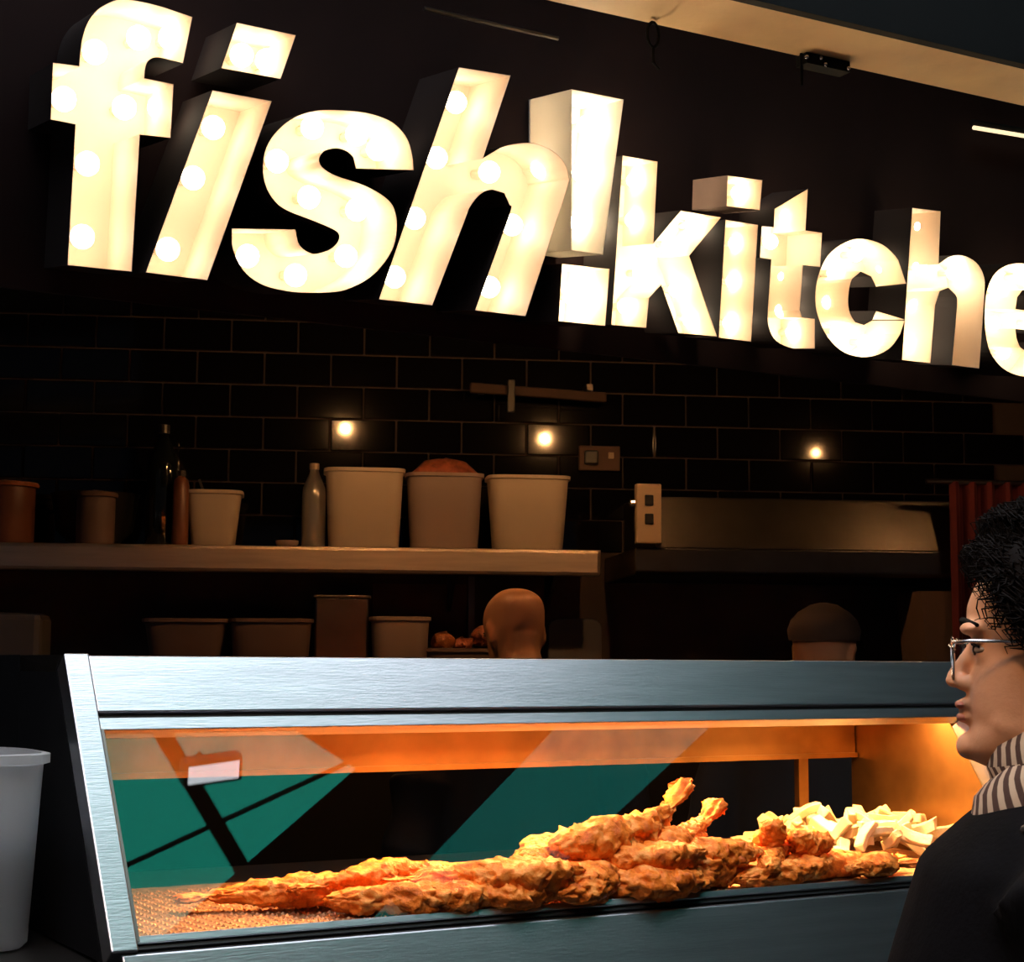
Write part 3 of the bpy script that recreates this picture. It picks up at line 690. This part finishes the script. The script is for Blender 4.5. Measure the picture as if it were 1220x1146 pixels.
def shtub(x0, x1, ytop, m_, label, taper=0.86, contents=None, name='food_tub', f=0.2, dep=0.16):
    c = shp((x0 + x1) / 2, f); h = pxm(650 - ytop, f); w1 = pxm(x1 - x0, f) - 0.012
    return tub(name, c, w1, w1 * taper, h, dep, dep * taper, m_, label, contents=contents)
shtub(385, 481, 556, M['tub_cream'], 'cream plastic tub beside the clear bottle on the shelf', 0.9)
shtub(482, 575, 560, M['tub_brown'], 'smoky brown tub heaped with shredded red food on the shelf', 0.9, contents=(0.99, M['meat'], 0.05))
shtub(578, 678, 561, M['tub_cream'], 'cream tub half full, last on the shelf beside the wall socket', 0.86, contents=(0.45, M['brown_box'], 0.02))
b = shtub(220, 288, 585, M['tub_cream'], 'small cream bucket with a spoon in it on the shelf', 0.78, contents=(0.3, M['brown_box'], 0.0), name='bucket')
p = shp(254); tag(MB().tube([p + WN * 0.03 + Z1 * .02, p + Z1 * 0.16 - WD * .03, p + Z1 * .2 - WD * .045], [.007, .004, .004], 6).build('spoon', M['steel_dark'], org=p), 'spoon standing in the small cream bucket', 'spoon')
def bottle(x, ytop, wpx, m_, capm, label, neck=0.4, f=0.2, name='bottle'):
    c = shp(x, f); h = pxm(650 - ytop, f); r = pxm(wpx, f) / 2
    t = thing(name, c, label, 'bottle')
    MB().lathe(c, [(r * .9, 0), (r, .008), (r, h * .62), (r * .93, h * .72), (r * neck * 1.2, h * .88), (r * neck, h * .93)], 20).build('body', m_, t, smooth=True)
    MB().lathe(c, [(r * neck * 1.15, h * .932), (r * neck * 1.15, h), (r * neck * .9, h + .001)], 14).build('cap', capm, t)
    return t
bt = bottle(373, 549, 28, M['clear_bottle'], M['switch'], 'clear plastic bottle with pale cap beside the cream tub', 0.36)
bt = bottle(192, 507, 38, M['green_bottle'], M['black_plastic'], 'tall dark glass bottle on the shelf', 0.3)
c = shp(214, 0.27)
jr = thing('sauce_bottle', c, 'slim brown sauce bottle in front of the tall dark bottle', 'bottle')
MB().lathe(c, [(.022, 0), (.024, .01), (.024, .06), (.024, .17), (.02, .19), (.009, .2)], 16).build('body', M['brown_jar'], jr, smooth=True)
MB().lathe(c, [(.012, .2005), (.012, .215), (.01, .216)], 12).build('cap', M['black_plastic'], jr)
c = shp(342, 0.22); tag(MB().lathe(c, [(.02, 0), (.033, .012), (.034, .022), (.031, .022), (.02, .005)], 18).build('dish', M['tub_brown'], org=c, smooth=True), 'small shallow dish on the shelf beside the clear bottle', 'dish')
# pots at the dark end
def pot(x, r, h, m_, rim, label, f=0.2, lid=True, name='cooking_pot'):
    c = shp(x, f); t = thing(name, c, label, 'pot')
    MB().lathe(c, [(r * .95, 0), (r, .01), (r, h), (r * .97, h), (r * .95, .012)], 24).build('body', m_, t, smooth=True)
    MB().lathe(c, [(r * 1.12, h + .001), (r * 1.14, h + .008), (r * 1.1, h + .014), (r * .4, h + .02), (.01, h + .022)], 24).build('lid', rim, t, smooth=True)
    return t
pot(8, 0.075, 0.165, M['brown_jar'], M['orange_food'], 'reddish pot with a wide flat orange lid at the dark end of the shelf')
pot(113, 0.054, 0.135, M['dark_tub'], M['brown_box'], 'brown jar with a wide flat lid in front of the dark bowl', f=0.26, name='jar')
c = shp(112, 0.12); tag(MB().lathe(c, [(.06, 0), (.11, .05), (.125, .15), (.13, .158), (.12, .15), (.1, .05), (.05, .008)], 28).build('mixing_bowl', M['black_plastic'], org=c, smooth=True), 'wide dark mixing bowl behind the brown jar', 'bowl')

# ---- wall socket, switch box and hood
c = onW(714, 546, 0.018)
so = thing('wall_socket', c, 'metal double wall socket on the black tiles', 'socket')
MB().box(c, (pxm(50, 0), 0.018, pxm(30, 0)), (WD, WN, Z1)).build('plate', M['brown_box'], so, bevel=.003)
MB().box(c + WN * .018 - WD * .028, (0.045, 0.018, 0.045), (WD, WN, Z1)).build('plug', M['black_plastic'], so, bevel=.006)
MB().box(c + WN * .012 + WD * .035 + Z1 * .008, (0.018, 0.008, 0.02), (WD, WN, Z1)).build('switch', M['switch'], so, bevel=.002)
HF = 0.5
def hz(y): return onW(950, y, HF).z
h0, h1, h2 = hz(592), hz(655), hz(687)
sa = (onW(757, 640, HF) - W0).dot(WD); sb = (onW(1230, 640, HF) - W0).dot(WD)
hd = thing('grill_hood', W0 + WD * 1.0 + WN * 0.2 + Z1 * h2, 'long stainless steel grill hood on the black tiled wall', 'hood')
def HB(s0, s1, prof):
    a = [W0 + WD * s0 + WN * n_ + Z1 * z_ for n_, z_ in prof]; b_ = [p + WD * (s1 - s0) for p in a]
    return MB().loft([a, b_])
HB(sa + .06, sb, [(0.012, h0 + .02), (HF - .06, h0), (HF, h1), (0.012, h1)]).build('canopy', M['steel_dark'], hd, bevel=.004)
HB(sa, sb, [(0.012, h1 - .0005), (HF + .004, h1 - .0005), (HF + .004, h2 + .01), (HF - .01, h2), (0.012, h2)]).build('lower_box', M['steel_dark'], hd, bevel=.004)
c = onW(772, 612, HF + .012)
sw = thing('switch_box', c, 'tan switch box with two black square buttons on the hood end', 'switch box')
MB().box(c, (pxm(31, HF), 0.03, pxm(72, HF)), (WD, WN, Z1)).build('case', M['switch'], sw, bevel=.004)
for dz in (0.027, -0.026):
    MB().box(c + WN * .017 + Z1 * (dz + .01), (0.025, 0.008, 0.03), (WD, WN, Z1)).build('button', M['black_plastic'], sw, bevel=.003)
MB().lathe(c - WD * (pxm(31, HF) / 2 + .001) + Z1 * .03, [(.012, 0), (.012, .012), (.009, .016)], 12, M=Matrix.Rotation(math.radians(-90) , 3, 'Y')).build('knob', M['metal_frame'], sw)
# brown bar and dark post modelled in place of reflections in the tiles
c0_, c1_ = onW(560, 462, 0.10), onW(722, 474, 0.10)
rl = thing('tile_reflection_bar', c0_, 'dim brown bar standing in for a reflection in the black tiles above the tubs', 'rail')
MB().box((c0_ + c1_) / 2, ((c1_ - c0_).length, 0.03, 0.03), ((c1_ - c0_).normalized(), WN, Z1)).build('bar', M['cap'], rl, bevel=.004)
for x in (575, 700):
    c = onW(x, 464, 0.05); MB().box(c, (0.02, 0.085, 0.02), (WD, WN, Z1)).build('arm', M['steel_dark'], rl)
c = onW(609, 472, 0.13); MB().box(c, (0.022, 0.02, 0.1), (WD, WN, Z1)).build('reflection_post', M['black_plastic'], rl, bevel=.003)

# ---- spot lamps of the kitchen (mirrored as glints in the tiles)
def mirror_point(x, y, back):
    p = onW(x, y); d = (p - CAM).normalized(); d = d - WN * (2 * d.dot(WN)); return p + d * back
for (x, y, bk_, lb) in ((646, 524, 1.1, 'shelf spotlight hanging above the cream tubs'), (409, 512, 1.1, 'shelf spotlight hanging above the clear bottle'), (970, 540, 1.1, 'shelf spotlight hanging in front of the grill hood')):
    p = mirror_point(x, y, bk_)
    t = thing('spotlight', p + Z1 * 0.05, lb, 'lamp', 'kitchen spotlights')
    aim = (V((p.x + .1, 4.9, 1.95)) - p).normalized(); Mq = aim.to_track_quat('Z', 'Y').to_matrix()
    MB().lathe(p, [(.02, -.05), (.028, -.04), (.034, .01), (.032, .01), (.024, -.03)], 16, M=Mq, caps=False).build('shade', M['iron'], t)
    MB().ell(p, (.0125,) * 3, 12, 8).build('bulb', M['spot_dim' if x > 900 else 'spot_bulb'], t, smooth=True)
    MB().tube([p - aim * 0.045, p + Z1 * .12 - aim * .05, V((p.x, p.y - .02, 3.199))], 0.006, 6).build('rod', M['iron'], t)

# ---- mid shelf and what stands on it
ML = 1.43
mf = 0.36
md = thing('work_ledge', W0 + WN * .2, 'steel work ledge below the wall shelf', 'ledge')
mz = ML
for a_, nm in ((0, 'top'),):
    MB().box(W0 + WD * -0.6 + WN * 0.24 + Z1 * (mz - .015), (2.8, 0.46, 0.03), (WD, WN, Z1)).build('top', M['steel_dark'], md)
MB().box(W0 + WD * -0.6 + WN * 0.2 + Z1 * ((mz - .03) / 2), (2.7, 0.34, mz - .032), (WD, WN, Z1)).build('cabinet', M['dark_plaster'], md)
def mtub(x0, x1, ytop, m_, label, taper=0.85, f=0.3, dep=0.17, name='food_tub'):
    c = onW((x0 + x1) / 2, 770, f); c.z = mz + .001; pt = onW((x0 + x1) / 2, ytop, f); w1 = pxm(x1 - x0, f) - .012
    return tub(name, c, w1, w1 * taper, pt.z - mz, dep, dep * taper, m_, label)
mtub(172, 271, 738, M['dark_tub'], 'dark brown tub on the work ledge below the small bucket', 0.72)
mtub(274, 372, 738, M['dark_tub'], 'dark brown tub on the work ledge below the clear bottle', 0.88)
c = onW(406, 770, 0.2); c.z = mz + .001; z2 = onW(406, 712, 0.2).z
bx = thing('steel_bin', c, 'dark upright steel bin on the work ledge beside the tubs', 'bin')
MB().box(V((c.x, c.y, (mz + z2) / 2)), (pxm(62), 0.16, z2 - mz - .004), (WD, WN, Z1)).build('body', M['steel_dark'], bx, bevel=.006)
MB().box(V((c.x, c.y, z2)), (pxm(66), 0.17, 0.008), (WD, WN, Z1)).build('rim', M['steel_dark'], bx, bevel=.002)
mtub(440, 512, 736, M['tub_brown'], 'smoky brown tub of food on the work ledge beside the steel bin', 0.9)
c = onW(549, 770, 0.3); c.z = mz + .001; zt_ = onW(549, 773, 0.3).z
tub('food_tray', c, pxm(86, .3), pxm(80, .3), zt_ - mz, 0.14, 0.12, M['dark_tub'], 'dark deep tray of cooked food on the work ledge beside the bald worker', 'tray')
for x, y, rr_, mm, lb in ((528, 764, .036, 'orange_food', 'orange lump of food in the dark tray beside the smoky tub'), (552, 768, .028, 'meat', 'small dark red lump of food in the middle of the dark tray'), (575, 758, .036, 'meat', 'large dark red lump of food in the dark tray close to the bald worker')):
    p = onW(x, y, 0.3)
    e_ = MB().ell(p, (rr_, rr_ * .9, rr_ * .8), 18, 12)
    for p_ in e_.v: p_ += V((1, 1, .6)) * (0.014 * noise.noise(p_ * 50))
    tag(e_.build('food_lump', M[mm], org=p, smooth=True), lb, 'food')
c = onW(684, 770, 0.06); c.z = mz + .002; z2 = onW(684, 738, 0.06).z
bd_ = MB(); wv_ = pxm(64, .06)
ring = []
for (sx, a0_, a1_) in ((1, 0, 90), (-1, 90, 180)):
    for k in range(6):
        a = math.radians(a0_ + (a1_ - a0_) * k / 5); ring.append((sx * (wv_ / 2 - .03) + .03 * math.cos(a), z2 - mz - .03 + .03 * math.sin(a)))
ring += [(-wv_ / 2, .002), (wv_ / 2, .002)]
bd_.loft([[c + WD * a + Z1 * b2 for a, b2 in ring], [c + WD * a + Z1 * b2 + WN * .02 for a, b2 in ring]])
cbo = thing('chopping_board', c, 'grey plastic chopping board with rounded corners leaning by the bald worker', 'chopping board')
bd_.build('board', M['board'], cbo, bevel=.003)
MB().box(c + WN * .0215 + Z1 * .035, (0.05, 0.002, 0.03), (WD, WN, Z1)).build('handle_slot', M['black_plastic'], cbo)
p = onW(561, 770, 0.03); p.z = mz
tag(MB().box(p + Z1 * .17, (0.02, 0.02, 0.338), (WD, WN, Z1)).build('pipe', M['steel_dark'], org=p), 'thin vertical steel pipe between ledge and shelf', 'pipe')
tag(MB().box(onW(500, 735, 0.02), (pxm(110, 0), 0.012, 0.2), (WD, WN, Z1)).build('splash_plate', M['brown_box'], org=onW(500, 735, 0.02)), 'brown splash plate on the wall behind the food tub', 'plate')
c = onW(5, 770, 0.28); c.z = mz + .001; z2 = onW(5, 731, .28).z
apn = thing('microwave', c, 'dark grey rounded appliance at the far end of the work ledge', 'appliance')
MB().box(V((c.x, c.y, (mz + z2) / 2 + .001)), (pxm(92), 0.2, z2 - mz), (WD, WN, Z1)).build('case', M['board'], apn, bevel=.02)
# card box and red cloth at the far end
c = onW(1112, 770, 0.42); z2 = onW(1112, 706, .42).z
bo = MB().box(V((c.x, c.y, 1.0 + (z2 - 1.0) / 2)), (pxm(60, .4), 0.2, z2 - 1.0), (WD, WN, Z1))
for p_ in bo.v:
    if p_.z < 1.2: p_ += WD * 0.05
cu = thing('card_box', V((c.x, c.y, 1.0)), 'brown cardboard box standing beside the capped worker', 'box'); bo.build('carton', M['brown_box'], cu)
MB().box(V((c.x, c.y, 1.0 + (z2 - 1.0))) + Z1 * .002, (pxm(60, .4) + .004, 0.07, 0.004), (WD, WN, Z1)).build('tape', M['board'], cu)
tag(MB().box(V((c.x, c.y, 0.499)) + WD * .15, (0.8, 0.4, 0.998), (WD, WN, Z1)).build('low_cupboard', M['steel_dark'], org=V((c.x, c.y, 0)) + WD * .15), 'low dull steel cupboard under the cardboard box', 'cupboard')
rc = MB(); cr = onW(1185, 640, 0.56)
N_ = 24
fr_ = []; bk2 = []
for i in range(N_ + 1):
    s_ = (i / N_ - .5) * 0.26; o_ = 0.018 * math.sin(i * 1.3) 
    fr_.append((s_, o_))
for j in range(2):
    pass
top_ = onW(1185, 575, .56).z; bot_ = onW(1185, 800, .56).z - .25
A_ = [cr + WD * s_ + WN * o_ for s_, o_ in fr_]; B_ = [cr + WD * s_ + WN * (o_ - .008) for s_, o_ in reversed(fr_)]
loop_ = A_ + B_
rc.loft([[V((p.x, p.y, top_)) for p in loop_], [V((p.x, p.y, bot_)) for p in loop_]])
tag(rc.build('red_cloth', M['red'], org=V((cr.x, cr.y, bot_)), smooth=False), 'dark red cloth hanging beside the grill hood', 'cloth')
tag(MB().tube([V((cr.x, cr.y, top_)) - WD * .2, V((cr.x, cr.y, top_)) + WD * .9], 0.008, 8).build('cloth_rail', M['steel_dark'], org=V((cr.x, cr.y, top_))), 'thin rail from which the dark red cloth hangs', 'rail')

# ================================================================== PEOPLE
def head_into(mb, T, simple=False):
    """sculpted head, local x forward, y left, origin at eye level in the head centre"""
    sl = [(-.116, .070, .028, .016), (-.110, .084, .010, .032), (-.098, .092, -.012, .044), (-.084, .090, -.03, .052), (-.072, .085, -.045, .057), (-.058, .088, -.058, .060),
          (-.04, .088, -.07, .063), (-.02, .084, -.08, .067), (-.004, .079, -.088, .069), (.008, .081, -.092, .070), (.024, .089, -.096, .072), (.045, .088, -.1, .0735),
          (.065, .080, -.098, .071), (.083, .065, -.086, .063), (.098, .044, -.066, .049), (.108, .022, -.042, .033), (.1135, 0.0, -.02, .014)]
    rings = []
    for z, xf, xb, w_ in sl:
        r = []
        for k in range(36):
            a = 2 * math.pi * k / 36; c, s = math.cos(a), math.sin(a)
            e = 2.3; rr = (abs(c) ** e + abs(s) ** e) ** (-1 / e)
            r.append(T @ V(((xf + xb) / 2 + (xf - xb) / 2 * c * rr, w_ * s * rr, z)))
        rings.append(r)
    mb.loft(rings)
    P = lambda *p: T @ V(p)
    rot = T.to_3x3()
    E_ = lambda c, r, n=14: mb.ell(T @ V(c), r, n, 10, rot)
    # nose, lips, chin, cheeks, brow, ears
    mb.tube([P(.078, 0, .012), P(.089, 0, -.006), P(.099, 0, -.022), P(.102, 0, -.029)], [.006, .0075, .009, .0095], 12)
    E_((.102, 0, -.029), (.0098, .0105, .009))
    for s in (-1, 1):
        E_((.092, .0125 * s, -.032), (.012, .0075, .008))
        E_((.080, .03 * s, .022), (.014, .026, .0075))
        E_((.066, .03 * s, -.003), (.0135, .0145, .0115))
        E_((-.012, .071 * s, -.008), (.017, .008, .031))
        E_((-.008, .076 * s, .012), (.015, .007, .014))
        E_((.02, .046 * s, -.07), (.045, .012, .022))
    E_((.0925, 0, -.053), (.0085, .0225, .0062)); E_((.0915, 0, -.066), (.0085, .019, .0065))
    E_((.089, 0, -.095), (.014, .02, .014))
    return mb

def person(name, base, yaw, eye_z, label, skin, shirt, voxel=0.0045, head_yaw=0.0, head_pitch=0.0, lower=None):
    """standing figure: body is one continuous mesh, clothes are children; hands rest in the pockets"""
    root = thing(name, base, label, 'person')
    k = eye_z / 1.513
    Tb = Matrix.Translation(base) @ Matrix.Rotation(yaw, 4, 'Z') @ Matrix.Scale(k, 4)
    Th = Matrix.Translation(base) @ Matrix.Rotation(yaw, 4, 'Z') @ Matrix.Translation((0.03, 0, eye_z)) @ Matrix.Rotation(head_yaw, 4, 'Z') @ Matrix.Rotation(head_pitch, 4, 'Y')
    P = lambda *p: Tb @ V(p)
    mb = MB(); head_into(mb, Th)
    mb.tube([Th @ V((-.03, 0, -.03)), Th @ V((-.035, 0, -.10)), P(-.02, 0, 1.36), P(-.02, 0, 1.28)], [.055 * 1, .056, .06, .08], 20)
    def rings(rows, n=28):
        return [[P(cx + a * math.cos(2 * math.pi * j / n), b * math.sin(2 * math.pi * j / n), z) for j in range(n)] for z, cx, a, b in rows]
    mb.loft(rings([(1.36, -.02, .05, .07), (1.31, -.015, .085, .15), (1.22, 0, .1, .17), (1.05, 0, .1, .155), (.9, 0, .1, .16), (.8, 0, .1, .15)]))
    for s in (-1, 1):
        mb.tube([P(-.01, .16 * s, 1.31), P(-.02, .205 * s, 1.18), P(-.05, .235 * s, 1.03), P(.04, .225 * s, .93), P(.12, .175 * s, .86)], [.05, .045, .04, .036, .028], 14)
        # hand tucked in the pocket: palm, four fingers and a thumb
        mb.ell(P(.135, .16 * s, .845), (.035, .014, .03), 12, 8, Tb.to_3x3())
        for j in range(4):
            y0 = .165 * s - .006 * s * j
            mb.tube([P(.15, y0, .84 - .008 * j + .01), P(.178, y0 - .004 * s, .828 - .008 * j + .008), P(.19 - .004 * j, y0 - .01 * s, .812 - .007 * j + .006)], [.0085, .0078, .0065], 8)
        mb.tube([P(.125, .155 * s, .866), P(.15, .148 * s, .872), P(.17, .145 * s, .862)], [.01, .009, .0075], 8)
        mb.tube([P(0, .09 * s, .82), P(.005, .095 * s, .45), P(-.015, .1 * s, .07)], [.08, .055, .038], 16)
        mb.ell(P(.05, .1 * s, .035), (.11, .042, .034), 14, 8, Tb.to_3x3())
    body = mb.build('body', skin, root); remesh(body, voxel, 7)
    # coat / shirt
    ct = MB()
    ct.loft(rings([(1.39, -.02, .075, .085), (1.378, -.015, .1, .13), (1.355, -.01, .13, .185), (1.31, .005, .165, .215), (1.2, .02, .185, .225), (1.05, .02, .195, .225), (.9, .01, .19, .22), (.72, 0, .19, .22)]))
    for s in (-1, 1):
        ct.tube([P(-.01, .15 * s, 1.335), P(-.0, .205 * s, 1.29), P(-.03, .24 * s, 1.16), P(-.06, .265 * s, 1.03), P(.03, .255 * s, .94), P(.13, .19 * s, .85), P(.19, .165 * s, .81)], [.065, .088, .085, .078, .07, .062, .05], 18)
    co = ct.build('coat', shirt, root); remesh(co, 0.011, 3)
    tr_ = MB()
    for s in (-1, 1): tr_.tube([P(0, .09 * s, .84), P(.005, .095 * s, .45), P(-.015, .1 * s, .08)], [.11, .082, .07], 18)
    tro = tr_.build('trousers', M['trousers'], root); remesh(tro, 0.014, 2)
    for s in (-1, 1):
        MB().ell(P(.05, .1 * s, .042), (.125, .052, .04), 16, 10, Tb.to_3x3()).build('shoe', M['shoe'], root, smooth=True)
    for s in (-1, 1):
        MB().ell(Th @ V((.071, .031 * s, .001)), (.0095, .0125, .0052), 12, 8, Th.to_3x3()).build('eye', M['eye_white'], root, smooth=True)
        MB().ell(Th @ V((.079, .031 * s, .001)), (.0024, .0056, .0056), 12, 8, Th.to_3x3()).build('iris', M['eye_dark'], root, smooth=True)
        MB().tube([Th @ V((.079, .019 * s, .004)), Th @ V((.0812, .031 * s, .0072)), Th @ V((.074, .044 * s, .004))], [.0012, .0018, .0012], 6).build('eyelash', M['hair'], root, smooth=True)
        MB().tube([Th @ V((.088, .012 * s, .025)), Th @ V((.0895, .03 * s, .030)), Th @ V((.074, .052 * s, .025))], [.0035, .004, .002], 8).build('eyebrow', M['hair'], root, smooth=True)
    MB().ell(Th @ V((.0945, 0, -.0535)), (.0078, .0215, .0052), 14, 8, Th.to_3x3()).build('lip', M['lip'], root, smooth=True)
    MB().ell(Th @ V((.0935, 0, -.0662)), (.0078, .018, .0056), 14, 8, Th.to_3x3()).build('lip', M['lip'], root, smooth=True)
    return root, Tb, Th

# ---- customer
ez = 1.5 + (791 - 772) / FPX * 1.68
hc = atY(1262, 775, 1.68)
yaw = math.radians(180 - 20)
fwd = V((math.cos(yaw), math.sin(yaw), 0))
base = V((hc.x, hc.y, 0)) - fwd * 0.03
cust, Tb, Th = person('person', base, yaw, ez, 'person in a black coat, striped scarf and glasses looking into the food warmer', M['skin'], M['coat'], 0.0035)
# hair: cap plus wavy locks
hr = MB(); rr = random.Random(5)
def scalp(th, ph, off):       # th: around (0 = forward), ph: 0 top .. 1 low
    ax_, ay_, az_ = .101 + off, .0775 + off, .098 + off
    el = math.radians(90 - ph * 100)
    return V((-.004 + ax_ * math.cos(el) * math.cos(th), ay_ * math.cos(el) * math.sin(th), .022 + az_ * math.sin(el)))
rings = []
for i in range(14):
    r_ = []
    for k in range(40):
        th_ = 2 * math.pi * k / 40
        c_ = math.cos(th_)
        low = 0.52 if c_ > 0.8 else (0.52 + (0.8 - c_) * 0.9 if c_ > .35 else (0.925 if c_ > -.1 else 0.93 + .28 * min(1, (-.1 - c_))))
        ph = 0.02 + (low - 0.02) * i / 13
        p = scalp(th_, ph, 0.006 + (0.009 + 0.009 * noise.noise(V((math.cos(th_) * 3, math.sin(th_) * 3, ph * 6)))) * math.sin(math.pi * i / 13))
        r_.append(Th @ p)
    rings.append(r_)
hr.loft(rings)
for i in range(3600):
    th_ = rr.uniform(-math.pi, math.pi); c_ = math.cos(th_)
    low = 0.46 if c_ > 0.8 else (0.46 + (0.8 - c_) * 0.9 if c_ > .35 else 0.95)
    ph = math.sqrt(rr.random()) * low
    d_th = rr.uniform(-.35, .35); L_ = rr.uniform(.12, .3); f0 = rr.uniform(0, 6)
    lift = rr.uniform(.012, .03) * (1.25 if ph < .3 else 0.7)
    pts = []; rad = []
    for j in range(6):
        s_ = j / 5
        w_ = 0.005 * math.sin(f0 + s_ * 9)
        q_ = scalp(th_ + d_th * s_, ph + L_ * s_ * 0.55, 0.002 + lift * math.sin(math.pi * min(1, s_ * .9 + .08)))
        pts.append(Th @ (q_ + V((w_, -w_ * .7, w_ * .6)))); rad.append(0.0015 * (1 - .75 * s_))
    hr.tube(pts, rad, 4)
hair = hr.build('hair', M['hair'], cust, smooth=True)
# stubble-free jaw; scarf: two wound rolls around the neck, striped along the weave
def scarf_roll(cz, R1, R2, r, tilt, name):
    n1, n2 = 64, 14; vs = []; uvs = []; fs = []
    for i in range(n1):
        a = 2 * math.pi * i / n1
        for j in range(n2):
            b_ = 2 * math.pi * j / n2
            rr_ = r * (1 + .14 * math.sin(a * 5 + cz * 40) + .08 * math.sin(b_ * 3 + a * 4))
            p = V(((R1 + rr_ * math.cos(b_)) * math.cos(a) - .02, (R2 + rr_ * math.cos(b_)) * math.sin(a), cz + rr_ * 1.35 * math.sin(b_) + tilt * math.cos(a)))
            vs.append(Tb @ p)
    for i in range(n1):
        for j in range(n2):
            fs.append((i * n2 + j, ((i + 1) % n1) * n2 + j, ((i + 1) % n1) * n2 + (j + 1) % n2, i * n2 + (j + 1) % n2))
            uvs.append([(i / n1 * 6, j / n2), ((i + 1) / n1 * 6, j / n2), ((i + 1) / n1 * 6, (j + 1) / n2), (i / n1 * 6, (j + 1) / n2)])
    me = bpy.data.meshes.new(name); off = ORG[cust]; me.from_pydata([tuple(p - off) for p in vs], [], fs)
    ul = me.uv_layers.new(name='UVMap'); k = 0
    for f_ in uvs:
        for q_ in f_: ul.data[k].uv = q_; k += 1
    for p in me.polygons: p.use_smooth = True
    me.materials.append(M['scarf']); o = bpy.data.objects.new(name, me); COL.objects.link(o); o.parent = cust; ORG[o] = off
    return o
scarf_roll(1.428, .086, .088, .031, -.03, 'scarf')
scarf_roll(1.385, .108, .114, .03, -.034, 'scarf')
# coat button tab on the shoulder
P = lambda *p: Tb @ V(p)
MB().ell(P(.055, .16, 1.352), (.008, .008, .005), 10, 6).build('button', M['black_plastic'], cust, smooth=True)
# glasses
gl = thing('glasses', Th @ V((.1, 0, .004)), 'thin metal framed glasses worn by the person at the food warmer', 'glasses')
for s in (-1, 1):
    pts = []
    for i in range(25):
        a = 2 * math.pi * i / 24; c, sn = math.cos(a), math.sin(a); e = 2.8; q_ = (abs(c) ** e + abs(sn) ** e) ** (-1 / e)
        pts.append(Th @ V((.1035 - .006 * abs(c * q_ + s * 1.2) * .5, .034 * s + .025 * c * q_, -.008 + .0205 * sn * q_)))
    MB().tube(pts, .0014, 6, False).build('rim', M['metal_frame'], gl, smooth=True)
    MB().add(pts[:-1] + [p - fwd * .0012 for p in pts[:-1]], [tuple(range(24)), tuple(range(47, 23, -1))]).build('lens', M['glass'], gl)
    MB().tube([Th @ V((.099, .0585 * s, .006)), Th @ V((.096, .067 * s, .008)), Th @ V((.08, .0735 * s, .009)), Th @ V((.0, .079 * s, .008)), Th @ V((-.035, .076 * s, -.012))], .0018, 6).build('temple', M['metal_frame'], gl, smooth=True)
MB().tube([Th @ V((.102, .01, .002)), Th @ V((.106, 0, .006)), Th @ V((.102, -.01, .002))], .0014, 6).build('bridge', M['metal_frame'], gl, smooth=True)

# ---- kitchen workers
hb = atY(617, 755, 4.25); 
wk, Tb2, Th2 = person('person', V((hb.x, hb.y, 0)), math.radians(105), hb.z, 'bald worker in dark clothes standing at the work ledge', M['skin_b'], M['apron'], 0.006, head_yaw=0.15, head_pitch=0.3)
hb = atY(978, 778, 4.1)
wk2, Tb3, Th3 = person('person', V((hb.x, hb.y, 0)), math.radians(60), hb.z, 'worker in dark clothes and a brown cap below the grill hood', M['skin_b'], M['apron'], 0.006)
cp = MB(); rings = []
for z_, a_, b_ in ((.03, .108, .082), (.055, .112, .086), (.08, .1, .078), (.1, .078, .06), (.118, .04, .032), (.123, .01, .008)):
    rings.append([Th3 @ V((-.004 + a_ * math.cos(2 * math.pi * k / 28), b_ * math.sin(2 * math.pi * k / 28), z_)) for k in range(28)])
cp.loft(rings)
cpo = cp.build('cap', M['cap'], wk2, smooth=True)
br = MB(); a1 = []; a2 = []
for k in range(13):
    a = math.radians(-70 + 140 * k / 12)
    a1.append(Th3 @ V((.02 + .085 * math.cos(a), .08 * math.sin(a), .034))); a2.append(Th3 @ V((.03 + .15 * math.cos(a), .078 * math.sin(a), .022)))
br.loft([a1, a2, [p - Z1 * .006 for p in a2], [p - Z1 * .006 for p in a1]], caps=False, closed=False).build('brim', M['cap'], cpo)

# ---- flood lamp on the market roof bar (its reflection shows in the glass)
p = V((1.40, 1.47, 4.45))
t = thing('flood_lamp', p, 'white flood lamp under the market roof above the counter', 'lamp')
MB().box(p, (0.2, 0.09, 0.06), (V((.8, .6, 0)), V((-.6, .8, 0)), Z1)).build('housing', M['board'], t, bevel=.01)
MB().box(p - Z1 * .031, (0.17, 0.06, 0.004), (V((.8, .6, 0)), V((-.6, .8, 0)), Z1)).build('lens', M['white_lamp'], t)
MB().tube([p + Z1 * .03, p + Z1 * .12], .01, 8).build('stem', M['iron'], t)

# ---- made-up pendant that holds the added warm spot
p = V((-0.35, 0.75, 2.75)); aim = (V((0.42, 2.1, 1.35)) - p).normalized(); Mq = aim.to_track_quat('Z', 'Y').to_matrix()
t = thing('added_spot_lamp', p, 'dark pendant spot lamp added above the customers as warm fill', 'lamp')
MB().lathe(p, [(.03, -.16), (.05, -.14), (.09, -.03), (.086, -.03), (.046, -.135)], 20, M=Mq, caps=False).build('shade', M['iron'], t)
MB().tube([p - aim * .15, p - aim * .17 + Z1 * .2, V((p.x, p.y, RZ))], .008, 8).build('rod', M['iron'], t)
